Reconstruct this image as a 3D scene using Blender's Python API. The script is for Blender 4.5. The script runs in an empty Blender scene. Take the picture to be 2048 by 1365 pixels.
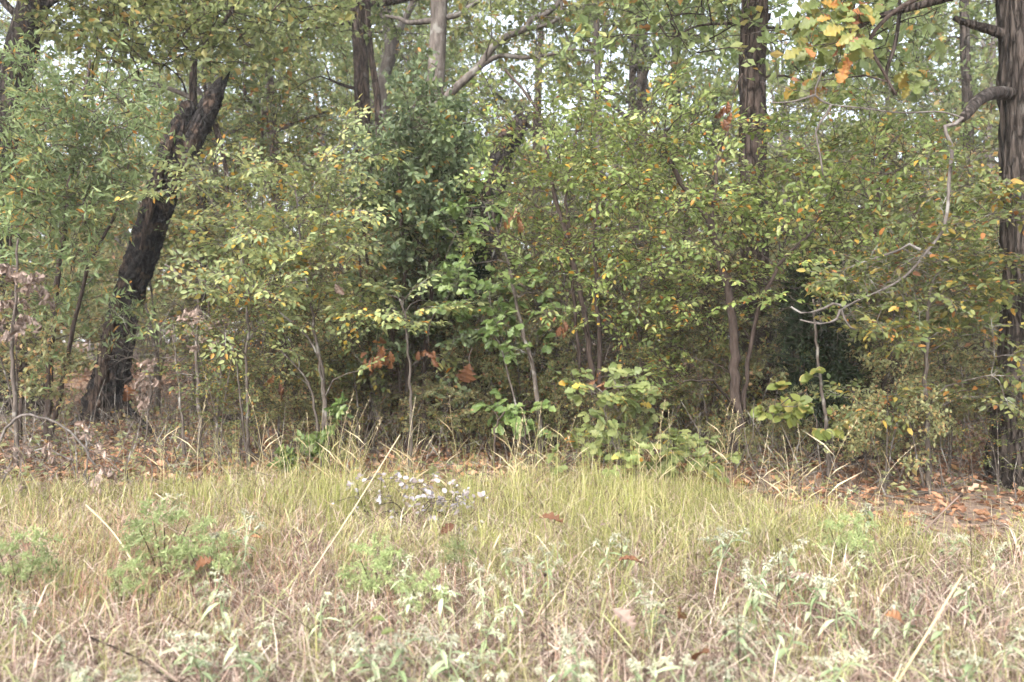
import bpy, math
import numpy as np
from mathutils import Matrix, Vector

scene = bpy.context.scene
COL = scene.collection
R = math.radians

# ------------------------------------------------------------------ camera
CAM_Z = 1.5
FPX = 1650.0                      # focal length in pixels of the 2048-wide photograph
cam_d = bpy.data.cameras.new("camera")
cam_d.sensor_width = 36.0
cam_d.lens = 36.0 * FPX / 2048.0
cam_d.clip_start = 0.05
cam_d.clip_end = 1000.0
cam_d.dof.use_dof = True
cam_d.dof.focus_distance = 7.4
cam_d.dof.aperture_fstop = 1.7
cam = bpy.data.objects.new("camera", cam_d)
cam.location = (0, 0, CAM_Z)
cam.rotation_euler = (R(90), 0, 0)
COL.objects.link(cam)
scene.camera = cam

# ------------------------------------------------------------------ sky, sun, exposure
SUN_EL, SUN_AZ = R(40), R(-155)    # behind the camera on its left, veiled by thin cloud
world = bpy.data.worlds.new("World")
scene.world = world
world.use_nodes = True
wn = world.node_tree
bg = wn.nodes["Background"]
sky = wn.nodes.new("ShaderNodeTexSky")
sky.sky_type = 'NISHITA'
sky.sun_disc = False
sky.sun_elevation = SUN_EL
sky.sun_rotation = SUN_AZ
sky.air_density = 1.0
sky.dust_density = 4.0
sky.ozone_density = 1.0
hs = wn.nodes.new("ShaderNodeHueSaturation")      # thin high cloud over the whole sky
hs.inputs["Saturation"].default_value = 0.45
wn.links.new(sky.outputs[0], hs.inputs["Color"])
wn.links.new(hs.outputs[0], bg.inputs[0])
bg.inputs[1].default_value = 0.15

sun_d = bpy.data.lights.new("sun", 'SUN')
sun_d.energy = 0.8
sun_d.angle = R(40)
sun_d.color = (1.0, 0.975, 0.94)
sun = bpy.data.objects.new("sun", sun_d)
sdir = Vector((math.sin(SUN_AZ) * math.cos(SUN_EL), math.cos(SUN_AZ) * math.cos(SUN_EL), math.sin(SUN_EL)))
sun.rotation_euler = sdir.to_track_quat('Z', 'Y').to_euler()
sun.location = (-6, -8, 14)
COL.objects.link(sun)

scene.view_settings.view_transform = 'Standard'
scene.view_settings.look = 'None'
scene.view_settings.gamma = 1.0
scene.view_settings.exposure = 2.15
cy = scene.cycles
cy.max_bounces = 5
cy.diffuse_bounces = 3
cy.glossy_bounces = 2
cy.transmission_bounces = 3
cy.transparent_max_bounces = 4
cy.volume_bounces = 1
cy.use_light_tree = False
cy.use_adaptive_sampling = True
cy.adaptive_threshold = 0.06
cy.use_denoising = True
try:
    cy.denoiser = 'OPENIMAGEDENOISE'
    cy.denoising_prefilter = 'ACCURATE'
except Exception:
    pass

# ------------------------------------------------------------------ small maths
RNG = np.random.default_rng(7)


def sstep(a, b, x):
    t = np.clip((np.asarray(x, float) - a) / (b - a), 0, 1)
    return t * t * (3 - 2 * t)


def gz(x, y):
    """height of the ground"""
    x = np.asarray(x, float)
    y = np.asarray(y, float)
    z = 0.30 * sstep(3.0, 8.5, y) + 0.010 * np.clip(y - 9, 0, 80)
    z = z + 0.03 * np.sin(x * 0.9 + 1.3) * np.cos(y * 0.7) + 0.012 * np.sin(x * 2.7 + y * 1.9)
    return z


def P(px, py, D):
    return np.array([(px - 1024.0) / FPX * D, D, CAM_Z - (py - 682.5) / FPX * D])


def depth_at(px, py):
    """distance at which a ground point is seen at that pixel"""
    D = 8.0
    for _ in range(40):
        D = 0.5 * D + 0.5 * (CAM_Z - float(gz((px - 1024) / FPX * D, D))) * FPX / (py - 682.5)
    return D


def on_ground(px, D):
    x = (px - 1024.0) / FPX * D
    return np.array([x, D, float(gz(x, D))])


def unit(v):
    v = np.asarray(v, float)
    return v / np.maximum(np.linalg.norm(v, axis=-1, keepdims=True), 1e-9)


def spline(pts, n):
    """Catmull-Rom through pts, n samples"""
    p = np.asarray(pts, float)
    if len(p) == 2:
        t = np.linspace(0, 1, n)[:, None]
        return p[0] * (1 - t) + p[1] * t
    q = np.vstack([2 * p[0] - p[1], p, 2 * p[-1] - p[-2]])
    d = np.r_[0, np.cumsum(np.linalg.norm(np.diff(p[:, :3], axis=0), axis=1))]
    u = np.linspace(0, d[-1], n)
    i = np.clip(np.searchsorted(d, u, side='right') - 1, 0, len(p) - 2)
    t = ((u - d[i]) / np.maximum(d[i + 1] - d[i], 1e-9))[:, None]
    a, b, c, e = q[i], q[i + 1], q[i + 2], q[i + 3]
    return 0.5 * ((2 * b) + (c - a) * t + (2 * a - 5 * b + 4 * c - e) * t ** 2 + (3 * b - a - 3 * c + e) * t ** 3)


# ------------------------------------------------------------------ mesh helpers
class Acc:
    """collects pieces of one mesh"""

    def __init__(self):
        self.v, self.q, self.t, self.n = [], [], [], 0

    def add(self, v, q=None, t=None):
        v = np.asarray(v, np.float32)
        if q is not None and len(q):
            self.q.append(np.asarray(q, np.int32) + self.n)
        if t is not None and len(t):
            self.t.append(np.asarray(t, np.int32) + self.n)
        self.v.append(v)
        self.n += len(v)

    def mesh(self, name, mat, smooth=False, origin=(0, 0, 0)):
        v = np.concatenate(self.v) - np.asarray(origin, np.float32)
        q = np.concatenate(self.q) if self.q else np.zeros((0, 4), np.int32)
        t = np.concatenate(self.t) if self.t else np.zeros((0, 3), np.int32)
        me = bpy.data.meshes.new(name)
        me.vertices.add(len(v))
        me.vertices.foreach_set("co", v.astype(np.float32).ravel())
        loops = np.concatenate([q.ravel(), t.ravel()]).astype(np.int32)
        me.loops.add(len(loops))
        me.loops.foreach_set("vertex_index", loops)
        starts = np.concatenate([np.arange(len(q)) * 4, len(q) * 4 + np.arange(len(t)) * 3]).astype(np.int32)
        me.polygons.add(len(starts))
        me.polygons.foreach_set("loop_start", starts)
        me.update(calc_edges=True)
        me.polygons.foreach_set("use_smooth", np.full(len(starts), bool(smooth)))
        me.materials.append(mat)
        return me


def tube(acc, pts, rad, sides=5, close=True):
    pts = np.asarray(pts, float)
    n = len(pts)
    rad = np.broadcast_to(np.asarray(rad, float), (n,))
    tan = unit(np.gradient(pts, axis=0))
    m = pts[-1] - pts[0]
    ref = np.array([1.0, 0.13, 0.07]) if abs(m[0]) < 0.75 * np.linalg.norm(m) else np.array([0.1, 0.2, 1.0])
    a = unit(np.cross(tan, ref))
    b = np.cross(tan, a)
    th = np.arange(sides) * 2 * math.pi / sides
    v = pts[:, None] + rad[:, None, None] * (np.cos(th)[None, :, None] * a[:, None] + np.sin(th)[None, :, None] * b[:, None])
    v = v.reshape(-1, 3)
    i = np.arange(n - 1)[:, None] * sides
    j = np.arange(sides)[None]
    k = (j + 1) % sides
    q = np.stack([i + j, i + k, i + sides + k, i + sides + j], -1).reshape(-1, 4)
    t = None
    if close:
        v = np.vstack([v, pts[-1] + tan[-1] * rad[-1]])
        base = (n - 1) * sides
        t = np.stack([base + j[0], base + k[0], np.full(sides, n * sides)], -1)
    acc.add(v, q, t)


def vnoise(u, v, nu, seed):
    """value noise, periodic in u (0..1 -> nu cells), free in v (cells)"""
    g = np.random.default_rng(seed).random((nu, 512))
    fu = (u % 1.0) * nu
    iu = np.floor(fu).astype(int)
    tu = fu - iu
    iv = np.floor(v).astype(int)
    tv = v - iv
    tu = tu * tu * (3 - 2 * tu)
    tv = tv * tv * (3 - 2 * tv)
    a = g[iu % nu, iv % 512]
    b = g[(iu + 1) % nu, iv % 512]
    c = g[iu % nu, (iv + 1) % 512]
    d = g[(iu + 1) % nu, (iv + 1) % 512]
    return (a * (1 - tu) + b * tu) * (1 - tv) + (c * (1 - tu) + d * tu) * tv


def bark_tube(acc, pts, rad, sides=30, step=0.05, ridge=0.10, seed=1, flare=0.0, jag=0.0, nu=13, fv=3.0):
    """a trunk with real bark ridges; pts are control points, rad the radii there"""
    pts = np.asarray(pts, float)
    rad = np.asarray(rad, float)
    L = np.linalg.norm(np.diff(pts, axis=0), axis=1).sum()
    n = max(6, int(L / step))
    pr = spline(np.c_[pts, rad], n)
    p, r = pr[:, :3], np.maximum(pr[:, 3], 0.002)
    tan = unit(np.gradient(p, axis=0))
    a = unit(np.cross(tan, np.array([1.0, 0.1, 0.05])))
    b = np.cross(tan, a)
    u = np.arange(sides) / sides
    s = np.linspace(0, L, n)
    U, S = np.meshgrid(u, s)
    w = 0.10 * (vnoise(U, S * 1.1, 5, seed + 5) - 0.5)
    h = np.abs(vnoise(U + w, S * fv, nu, seed) - 0.5) * 2
    h2 = np.abs(vnoise(U + w * 2, S * fv * 2.7, nu * 2, seed + 1) - 0.5) * 2
    lump = vnoise(U, S * 1.2, 4, seed + 2) - 0.5
    rr = r[:, None] * (1 + ridge * (h * 1.2 - 0.5) + ridge * 0.55 * (h2 - 0.4) + 0.16 * lump)
    if flare:
        lobes = 0.5 + 0.5 * np.cos(2 * math.pi * U * 5 + seed)
        rr *= 1 + flare * np.exp(-S / (1.6 * r[0])) * (0.45 + 0.8 * lobes)
    v = p[:, None] + rr[..., None] * (np.cos(2 * math.pi * U)[..., None] * a[:, None] + np.sin(2 * math.pi * U)[..., None] * b[:, None])
    if jag:
        k = np.clip((S - (L - 3 * jag)) / (3 * jag), 0, 1)
        v += tan[:, None] * (k * jag * 2 * (vnoise(U, S * 0, 9, seed + 9) - 0.5))[..., None]
        v += tan[:, None] * (k * jag * 0.8 * (vnoise(U, S * 0, 17, seed + 19) - 0.5))[..., None]
    v = v.reshape(-1, 3)
    i = np.arange(n - 1)[:, None] * sides
    j = np.arange(sides)[None]
    k = (j + 1) % sides
    q = np.stack([i + j, i + k, i + sides + k, i + sides + j], -1).reshape(-1, 4)
    v = np.vstack([v, p[-1] - tan[-1] * (0.5 * jag)])
    base = (n - 1) * sides
    t = np.stack([base + j[0], base + k[0], np.full(sides, n * sides)], -1)
    acc.add(v, q, t)
    return p, r


def link(name, data, parent=None, loc=None):
    o = bpy.data.objects.new(name, data)
    COL.objects.link(o)
    if parent is not None:
        o.parent = parent
    if loc is not None:
        o.location = loc
    return o


def tag(o, label=None, cat=None, group=None, kind=None):
    if label:
        o["label"] = label
    if cat:
        o["category"] = cat
    if group:
        o["group"] = group
    if kind:
        o["kind"] = kind
    return o


def thing(name, label, cat, loc, group=None):
    return tag(link(name, None, None, tuple(float(c) for c in loc)), label, cat, group)


def part(name, acc, mat, parent, smooth=True, kind=None, label=None):
    me = acc.mesh(name, mat, smooth, np.array(parent.location))
    return tag(link(name, me, parent), label, None, None, kind)


def copy_tree(o, parent=None):
    c = o.copy()
    COL.objects.link(c)
    c.parent = parent
    for ch in CHILDREN.get(o.name, []):
        copy_tree(ch, c)
    return c


CHILDREN = {}


def remember(root):
    """note the children of a finished thing so that it can be copied cheaply"""
    for ob in [root] + list(root.children):
        if ob.children:
            CHILDREN[ob.name] = list(ob.children)
    return root


# ------------------------------------------------------------------ materials
def _new(name):
    m = bpy.data.materials.new(name)
    m.use_nodes = True
    nt = m.node_tree
    return m, nt, nt.nodes["Principled BSDF"], nt.nodes["Material Output"]


def _rand(nt):
    """one random number for each leaf: by island in a joined mesh, by object for single leaves"""
    g = nt.nodes.new("ShaderNodeNewGeometry")
    oi = nt.nodes.new("ShaderNodeObjectInfo")
    ad = nt.nodes.new("ShaderNodeMath")
    ad.operation = 'ADD'
    nt.links.new(g.outputs["Random Per Island"], ad.inputs[0])
    nt.links.new(oi.outputs["Random"], ad.inputs[1])
    fr = nt.nodes.new("ShaderNodeMath")
    fr.operation = 'FRACT'
    nt.links.new(ad.outputs[0], fr.inputs[0])
    return fr.outputs[0], g


def _ramp(nt, stops, const=False):
    r = nt.nodes.new("ShaderNodeValToRGB")
    cr = r.color_ramp
    cr.interpolation = 'CONSTANT' if const else 'LINEAR'
    while len(cr.elements) > 1:
        cr.elements.remove(cr.elements[-1])
    cr.elements[0].position = stops[0][0]
    cr.elements[0].color = (*stops[0][1], 1)
    for p, c in stops[1:]:
        e = cr.elements.new(p)
        e.color = (*c, 1)
    return r


def leaf_mat(name, stops, trans=0.42, rough=0.5, spec=0.4, vary=0.35, nscale=1.6):
    m, nt, bs, out = _new(name)
    rnd, geo = _rand(nt)
    ramp = _ramp(nt, stops)
    nt.links.new(rnd, ramp.inputs[0])
    nz = nt.nodes.new("ShaderNodeTexNoise")
    nz.inputs["Scale"].default_value = nscale
    nz.inputs["Detail"].default_value = 2.0
    nt.links.new(geo.outputs["Position"], nz.inputs["Vector"])
    mp = nt.nodes.new("ShaderNodeMapRange")
    mp.inputs[1].default_value = 0.3
    mp.inputs[2].default_value = 0.7
    mp.inputs[3].default_value = 1 - vary
    mp.inputs[4].default_value = 1 + vary
    nt.links.new(nz.outputs[0], mp.inputs[0])
    mul = nt.nodes.new("ShaderNodeVectorMath")
    mul.operation = 'SCALE'
    nt.links.new(ramp.outputs[0], mul.inputs[0])
    nt.links.new(mp.outputs[0], mul.inputs["Scale"])
    nt.links.new(mul.outputs[0], bs.inputs["Base Color"])
    bs.inputs["Roughness"].default_value = rough
    bs.inputs["Specular IOR Level"].default_value = spec
    tr = nt.nodes.new("ShaderNodeBsdfTranslucent")
    nt.links.new(mul.outputs[0], tr.inputs[0])
    mx = nt.nodes.new("ShaderNodeMixShader")
    mx.inputs[0].default_value = trans
    nt.links.new(bs.outputs[0], mx.inputs[1])
    nt.links.new(tr.outputs[0], mx.inputs[2])
    nt.links.new(mx.outputs[0], out.inputs[0])
    return m


def bark_mat(name, c1, c2, c3=None, scale=9.0, stretch=0.22, bump=0.6, patch=0.62, rough=0.9, crack=0.0):
    m, nt, bs, out = _new(name)
    tc = nt.nodes.new("ShaderNodeTexCoord")
    mp = nt.nodes.new("ShaderNodeMapping")
    mp.inputs["Scale"].default_value = (1, 1, stretch)
    nt.links.new(tc.outputs["Object"], mp.inputs[0])
    nz = nt.nodes.new("ShaderNodeTexNoise")
    nz.inputs["Scale"].default_value = scale * 2
    nz.inputs["Detail"].default_value = 6
    nz.inputs["Roughness"].default_value = 0.7
    nt.links.new(mp.outputs[0], nz.inputs["Vector"])
    ramp = _ramp(nt, [(0.35, c1), (0.65, c2)])
    nt.links.new(nz.outputs[0], ramp.inputs[0])
    col = ramp.outputs[0]
    if c3 is not None:
        n2 = nt.nodes.new("ShaderNodeTexNoise")
        n2.inputs["Scale"].default_value = scale * 0.55
        n2.inputs["Detail"].default_value = 5
        nt.links.new(tc.outputs["Object"], n2.inputs["Vector"])
        r2 = _ramp(nt, [(patch - 0.05, (0, 0, 0)), (patch + 0.05, (1, 1, 1))])
        nt.links.new(n2.outputs[0], r2.inputs[0])
        mx = nt.nodes.new("ShaderNodeMix")
        mx.data_type = 'RGBA'
        nt.links.new(r2.outputs[0], mx.inputs[0])
        nt.links.new(col, mx.inputs[6])
        mx.inputs[7].default_value = (*c3, 1)
        col = mx.outputs[2]
    nt.links.new(col, bs.inputs["Base Color"])
    bs.inputs["Roughness"].default_value = rough
    bs.inputs["Specular IOR Level"].default_value = 0.2
    bp = nt.nodes.new("ShaderNodeBump")
    bp.inputs["Strength"].default_value = bump
    bp.inputs["Distance"].default_value = 0.03
    nt.links.new(nz.outputs[0], bp.inputs["Height"])
    nt.links.new(bp.outputs[0], bs.inputs["Normal"])
    if crack:                                # plates of bark or char parted by dark fissures
        vo = nt.nodes.new("ShaderNodeTexVoronoi")
        vo.feature = 'DISTANCE_TO_EDGE'
        vo.inputs["Scale"].default_value = crack
        wv = nt.nodes.new("ShaderNodeVectorMath")
        wv.operation = 'MULTIPLY_ADD'
        nt.links.new(nz.outputs["Color"], wv.inputs[0])
        wv.inputs[1].default_value = (0.08, 0.08, 0.08)
        nt.links.new(mp.outputs[0], wv.inputs[2])
        nt.links.new(wv.outputs[0], vo.inputs["Vector"])
        r3 = _ramp(nt, [(0.0, (0.12, 0.12, 0.12)), (0.09, (0.75, 0.75, 0.75)), (0.3, (1, 1, 1))])
        nt.links.new(vo.outputs["Distance"], r3.inputs[0])
        m3 = nt.nodes.new("ShaderNodeMix")
        m3.data_type = 'RGBA'
        m3.blend_type = 'MULTIPLY'
        m3.inputs[0].default_value = 0.65
        nt.links.new(col, m3.inputs[6])
        nt.links.new(r3.outputs[0], m3.inputs[7])
        nt.links.new(m3.outputs[2], bs.inputs["Base Color"])
        b2 = nt.nodes.new("ShaderNodeBump")
        b2.inputs["Strength"].default_value = 1.0
        b2.inputs["Distance"].default_value = 0.05
        nt.links.new(r3.outputs[0], b2.inputs["Height"])
        nt.links.new(bp.outputs[0], b2.inputs["Normal"])
        nt.links.new(b2.outputs[0], bs.inputs["Normal"])
    return m


G1, G2, G3 = (0.175, 0.235, 0.066), (0.24, 0.29, 0.088), (0.125, 0.18, 0.055)
YEL, ORA, BRN, TAN = (0.42, 0.31, 0.05), (0.42, 0.17, 0.035), (0.17, 0.07, 0.03), (0.36, 0.22, 0.12)
M = {}
M['elm'] = leaf_mat('elm leaf', [(0, G3), (0.3, G1), (0.62, G2), (0.84, (0.28, 0.325, 0.13)), (0.92, (0.34, 0.335, 0.12)), (0.945, YEL), (0.97, (0.44, 0.24, 0.045)), (0.99, ORA), (1, BRN)], rough=0.42)
M['elm_pale'] = leaf_mat('pale elm leaf', [(0, (0.15, 0.195, 0.08)), (0.4, (0.225, 0.27, 0.115)), (0.8, (0.32, 0.34, 0.14)), (0.91, (0.36, 0.34, 0.12)), (0.94, YEL), (0.985, (0.44, 0.24, 0.05)), (1, ORA)])
M['elm_warm'] = leaf_mat('turning elm leaf', [(0, (0.08, 0.11, 0.04)), (0.5, (0.13, 0.155, 0.055)), (0.78, (0.20, 0.2, 0.06)), (0.9, (0.32, 0.24, 0.05)), (0.96, (0.33, 0.15, 0.04)), (1, BRN)])
M['dark'] = leaf_mat('dark oak leaf', [(0, (0.075, 0.108, 0.052)), (0.5, (0.115, 0.155, 0.074)), (0.9, (0.165, 0.20, 0.095)), (0.975, (0.16, 0.19, 0.07)), (1, ORA)], trans=0.35, rough=0.5, spec=0.35)
M['narrow'] = leaf_mat('narrow green leaf', [(0, (0.11, 0.16, 0.065)), (0.5, (0.165, 0.22, 0.09)), (0.84, (0.22, 0.27, 0.12)), (0.93, (0.30, 0.27, 0.08)), (1, ORA)])
M['oak'] = leaf_mat('green oak leaf', [(0, (0.075, 0.12, 0.035)), (0.5, (0.115, 0.17, 0.05)), (1, (0.17, 0.22, 0.075))], trans=0.3, rough=0.42)
M['oak_pale'] = leaf_mat('pale oak leaf', [(0, (0.12, 0.16, 0.055)), (0.5, (0.19, 0.23, 0.08)), (0.9, (0.26, 0.28, 0.11)), (0.96, YEL), (1, ORA)], rough=0.45)
M['oak_turn'] = leaf_mat('turning oak leaf', [(0, (0.12, 0.155, 0.045)), (0.5, (0.16, 0.185, 0.055)), (0.66, (0.23, 0.20, 0.05)), (0.76, (0.31, 0.18, 0.036)), (0.88, (0.31, 0.13, 0.04)), (0.96, (0.34, 0.16, 0.09)), (1, (0.19, 0.065, 0.03))], trans=0.35)
M['round'] = leaf_mat('round leaf', [(0, (0.14, 0.18, 0.045)), (0.6, (0.20, 0.235, 0.06)), (0.9, (0.32, 0.33, 0.09)), (1, (0.42, 0.27, 0.10))])
M['dead'] = leaf_mat('dead oak leaf', [(0, (0.085, 0.038, 0.02)), (0.5, (0.16, 0.072, 0.034)), (0.85, (0.25, 0.12, 0.055)), (1, (0.33, 0.19, 0.11))], trans=0.15, rough=0.6)
M['dead_pale'] = leaf_mat('pale dead leaf', [(0, (0.13, 0.088, 0.068)), (0.5, (0.21, 0.155, 0.125)), (1, (0.32, 0.25, 0.21))], trans=0.15, rough=0.7)
M['silver'] = leaf_mat('silvery dry leaf', [(0, (0.15, 0.12, 0.11)), (0.3, (0.27, 0.24, 0.235)), (0.6, (0.27, 0.25, 0.26)), (1, (0.345, 0.325, 0.34))], trans=0.1, rough=0.7)
M['litter'] = leaf_mat('leaf litter', [(0, (0.09, 0.042, 0.026)), (0.35, (0.175, 0.085, 0.047)), (0.65, (0.27, 0.138, 0.072)), (0.85, (0.34, 0.195, 0.115)), (0.95, (0.37, 0.25, 0.18)), (1, (0.16, 0.15, 0.05))], trans=0.1, rough=0.65)
M['cedar'] = leaf_mat('cedar needles', [(0, (0.014, 0.022, 0.012)), (0.7, (0.026, 0.040, 0.020)), (1, (0.045, 0.060, 0.028))], trans=0.1, rough=0.9, spec=0.1)
M['canopy'] = leaf_mat('canopy leaf', [(0, (0.125, 0.17, 0.07)), (0.4, (0.18, 0.23, 0.09)), (0.85, (0.245, 0.285, 0.115)), (0.95, (0.29, 0.28, 0.10)), (0.98, (0.36, 0.22, 0.06)), (1, (0.3, 0.15, 0.06))], trans=0.5, nscale=0.5)
M['canopy_b'] = leaf_mat('canopy leaf yellowing', [(0, (0.135, 0.175, 0.068)), (0.4, (0.195, 0.235, 0.088)), (0.8, (0.265, 0.285, 0.11)), (0.93, (0.32, 0.29, 0.095)), (0.98, (0.37, 0.24, 0.07)), (1, (0.3, 0.15, 0.06))], trans=0.5, nscale=0.5)
M['under'] = leaf_mat('undergrowth leaf', [(0, (0.16, 0.18, 0.085)), (0.5, (0.24, 0.255, 0.12)), (0.75, (0.31, 0.30, 0.14)), (0.88, (0.38, 0.27, 0.11)), (1, (0.36, 0.2, 0.11))], trans=0.5, nscale=0.7)
M['croton'] = leaf_mat('grey green leaf', [(0, (0.19, 0.25, 0.12)), (0.5, (0.28, 0.34, 0.19)), (1, (0.38, 0.43, 0.28))], trans=0.2, rough=0.75, spec=0.2)
M['croton_flower'] = leaf_mat('woolly flower', [(0, (0.25, 0.25, 0.165)), (0.5, (0.33, 0.335, 0.24)), (1, (0.42, 0.42, 0.32))], trans=0.1, rough=0.9, spec=0.1)
M['feather'] = leaf_mat('feathery leaf', [(0, (0.20, 0.26, 0.10)), (0.6, (0.30, 0.36, 0.16)), (1, (0.40, 0.44, 0.22))])
M['thatch'] = leaf_mat('dry thatch', [(0, (0.09, 0.058, 0.045)), (0.28, (0.25, 0.172, 0.135)), (0.55, (0.42, 0.325, 0.26)), (0.80, (0.62, 0.53, 0.44)), (0.86, (0.28, 0.31, 0.14)), (1, (0.44, 0.45, 0.22))], trans=0.25, rough=0.7, spec=0.2, vary=0.2, nscale=2.2)
M['redgrass'] = leaf_mat('reddish dry grass', [(0, (0.27, 0.14, 0.10)), (0.5, (0.40, 0.24, 0.17)), (1, (0.52, 0.37, 0.27))], trans=0.25, rough=0.7, spec=0.2, vary=0.2, nscale=2)
M['greengrass'] = leaf_mat('yellow green grass', [(0, (0.18, 0.205, 0.058)), (0.4, (0.29, 0.305, 0.095)), (0.7, (0.40, 0.385, 0.155)), (1, (0.57, 0.50, 0.28))], trans=0.35, rough=0.6, spec=0.25, vary=0.25, nscale=1.8)
M['straw'] = leaf_mat('straw stalk', [(0, (0.30, 0.23, 0.13)), (0.5, (0.43, 0.355, 0.21)), (1, (0.54, 0.47, 0.33))], trans=0.1, rough=0.6, vary=0.15)
M['seed'] = bark_mat('dark seed head', (0.02, 0.015, 0.012), (0.06, 0.04, 0.03), scale=40, stretch=1)
M['bark'] = bark_mat('oak bark', (0.035, 0.028, 0.024), (0.115, 0.094, 0.081), (0.14, 0.128, 0.113), patch=0.66, bump=1.0, crack=17, stretch=0.14)
M['bark_dark'] = bark_mat('dark bark', (0.018, 0.014, 0.012), (0.065, 0.052, 0.045), crack=14)
M['bark_red'] = bark_mat('reddish bark', (0.035, 0.025, 0.021), (0.125, 0.095, 0.08), (0.16, 0.14, 0.125), patch=0.66, bump=1.0, crack=14)
M['bark_grey'] = bark_mat('pale grey bark', (0.055, 0.046, 0.041), (0.145, 0.126, 0.113), (0.18, 0.172, 0.158), patch=0.6)
M['bark_twig'] = bark_mat('twig bark', (0.028, 0.020, 0.017), (0.085, 0.064, 0.054), scale=14)
M['bark_young'] = bark_mat('young stem bark', (0.05, 0.040, 0.033), (0.125, 0.105, 0.09), (0.25, 0.24, 0.215), scale=12, patch=0.61)
M['char'] = bark_mat('charred wood', (0.009, 0.008, 0.0075), (0.048, 0.042, 0.040), (0.085, 0.058, 0.044), scale=9, patch=0.57, bump=1.0, stretch=0.5, crack=16)
M['bark_brown'] = bark_mat('brown dead bark', (0.03, 0.021, 0.017), (0.105, 0.072, 0.054), scale=9, crack=18)
M['dry_twig'] = bark_mat('dry grey wood', (0.06, 0.051, 0.046), (0.15, 0.132, 0.12), (0.20, 0.192, 0.178), scale=12, patch=0.6)


def ground_mat():
    m, nt, bs, out = _new('ground soil and litter')
    geo = nt.nodes.new("ShaderNodeNewGeometry")
    v = nt.nodes.new("ShaderNodeTexVoronoi")
    v.inputs["Scale"].default_value = 11
    nt.links.new(geo.outputs["Position"], v.inputs["Vector"])
    sep = nt.nodes.new("ShaderNodeSeparateColor")
    nt.links.new(v.outputs["Color"], sep.inputs[0])
    lit = _ramp(nt, [(0, (0.09, 0.055, 0.035)), (0.4, (0.17, 0.10, 0.06)), (0.75, (0.26, 0.16, 0.10)), (1, (0.30, 0.22, 0.15))])
    nt.links.new(sep.outputs[0], lit.inputs[0])
    nz = nt.nodes.new("ShaderNodeTexNoise")
    nz.inputs["Scale"].default_value = 25
    nz.inputs["Detail"].default_value = 8
    nt.links.new(geo.outputs["Position"], nz.inputs["Vector"])
    soil = _ramp(nt, [(0.3, (0.09, 0.06, 0.042)), (0.7, (0.24, 0.17, 0.125))])
    nt.links.new(nz.outputs[0], soil.inputs[0])
    sx = nt.nodes.new("ShaderNodeSeparateXYZ")
    nt.links.new(geo.outputs["Position"], sx.inputs[0])
    mr = nt.nodes.new("ShaderNodeMapRange")
    mr.inputs[1].default_value = 6.5
    mr.inputs[2].default_value = 8.5
    nt.links.new(sx.outputs[1], mr.inputs[0])
    mx = nt.nodes.new("ShaderNodeMix")
    mx.data_type = 'RGBA'
    nt.links.new(mr.outputs[0], mx.inputs[0])
    nt.links.new(soil.outputs[0], mx.inputs[6])
    nt.links.new(lit.outputs[0], mx.inputs[7])
    nt.links.new(mx.outputs[2], bs.inputs["Base Color"])
    bs.inputs["Roughness"].default_value = 0.95
    bp = nt.nodes.new("ShaderNodeBump")
    bp.inputs["Strength"].default_value = 0.8
    bp.inputs["Distance"].default_value = 0.05
    nt.links.new(nz.outputs[0], bp.inputs["Height"])
    nt.links.new(bp.outputs[0], bs.inputs["Normal"])
    return m


# ------------------------------------------------------------------ leaf shapes
def leaf_shape(xs, ys, fold=0.25, droop=0.12, curl=0.0, wave=0.0):
    """a leaf along +x with a fold on its midrib; columns of midrib point + two edge points"""
    v, q, t = [], [], []
    idx = []
    for k, (x, y) in enumerate(zip(xs, ys)):
        zc = -droop * x * x
        if y <= 0:
            idx.append((len(v),) * 3)
            v.append((x, 0, zc))
        else:
            w = wave * (1 if k % 2 else -1)
            idx.append((len(v), len(v) + 1, len(v) + 2))
            v += [(x, 0, zc), (x, y, zc + fold * y - curl * y * y + w), (x, -y, zc + fold * y - curl * y * y - w)]
    for a, b in zip(idx[:-1], idx[1:]):
        for s, flip in ((1, False), (2, True)):
            if a[0] == a[s]:
                f = [a[0], b[0], b[s]]
            elif b[0] == b[s]:
                f = [a[0], b[0], a[s]]
            else:
                f = [a[0], b[0], b[s], a[s]]
            if flip:
                f = f[::-1]
            (q if len(f) == 4 else t).append(f)
    return np.array(v, float), np.array(q, int).reshape(-1, 4), np.array(t, int).reshape(-1, 3)


LEAF = {
    'elm': leaf_shape([0, 0.3, 0.68, 1], [0, 0.24, 0.2, 0], 0.3, 0.15),
    'lite': leaf_shape([0, 0.45, 1], [0, 0.27, 0], 0.3, 0.12),
    'narrow': leaf_shape([0, 0.4, 1], [0, 0.12, 0], 0.3, 0.2),
    'oak': leaf_shape([0, .10, .22, .30, .45, .53, .68, .80, .86, .96, 1.0], [0, .05, .17, .09, .29, .14, .33, .24, .17, .16, 0.0], 0.25, 0.25, 0.2, 0.015),
    'oak_lite': leaf_shape([0, .22, .32, .5, .58, .76, 1.0], [0, .17, .08, .28, .14, .28, 0.0], 0.25, 0.2, 0.2),
    'oak_curl': leaf_shape([0, .10, .22, .30, .45, .53, .68, .80, .90, 1.0], [0, .05, .17, .10, .28, .15, .31, .22, .2, 0.0], 0.75, 0.5, 0.6, 0.04),
    'round': leaf_shape([0, .06, .22, .45, .68, .88, 1.0], [0, .2, .36, .40, .34, .16, 0.0], 0.22, 0.2, 0.25),
    'lance': leaf_shape([0, .15, .4, .7, 1.0], [0, .09, .14, .10, 0.0], 0.35, 0.45),
    'litter': leaf_shape([0, .3, .5, .75, 1.0], [0, .24, .12, .26, 0.0], 0.5, -0.15, 0.3, 0.04),
    'needle': leaf_shape([0, 0.5, 1], [0, 0.10, 0], 0.3, 0.05),
}
LEAF_MESH = {}


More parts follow.
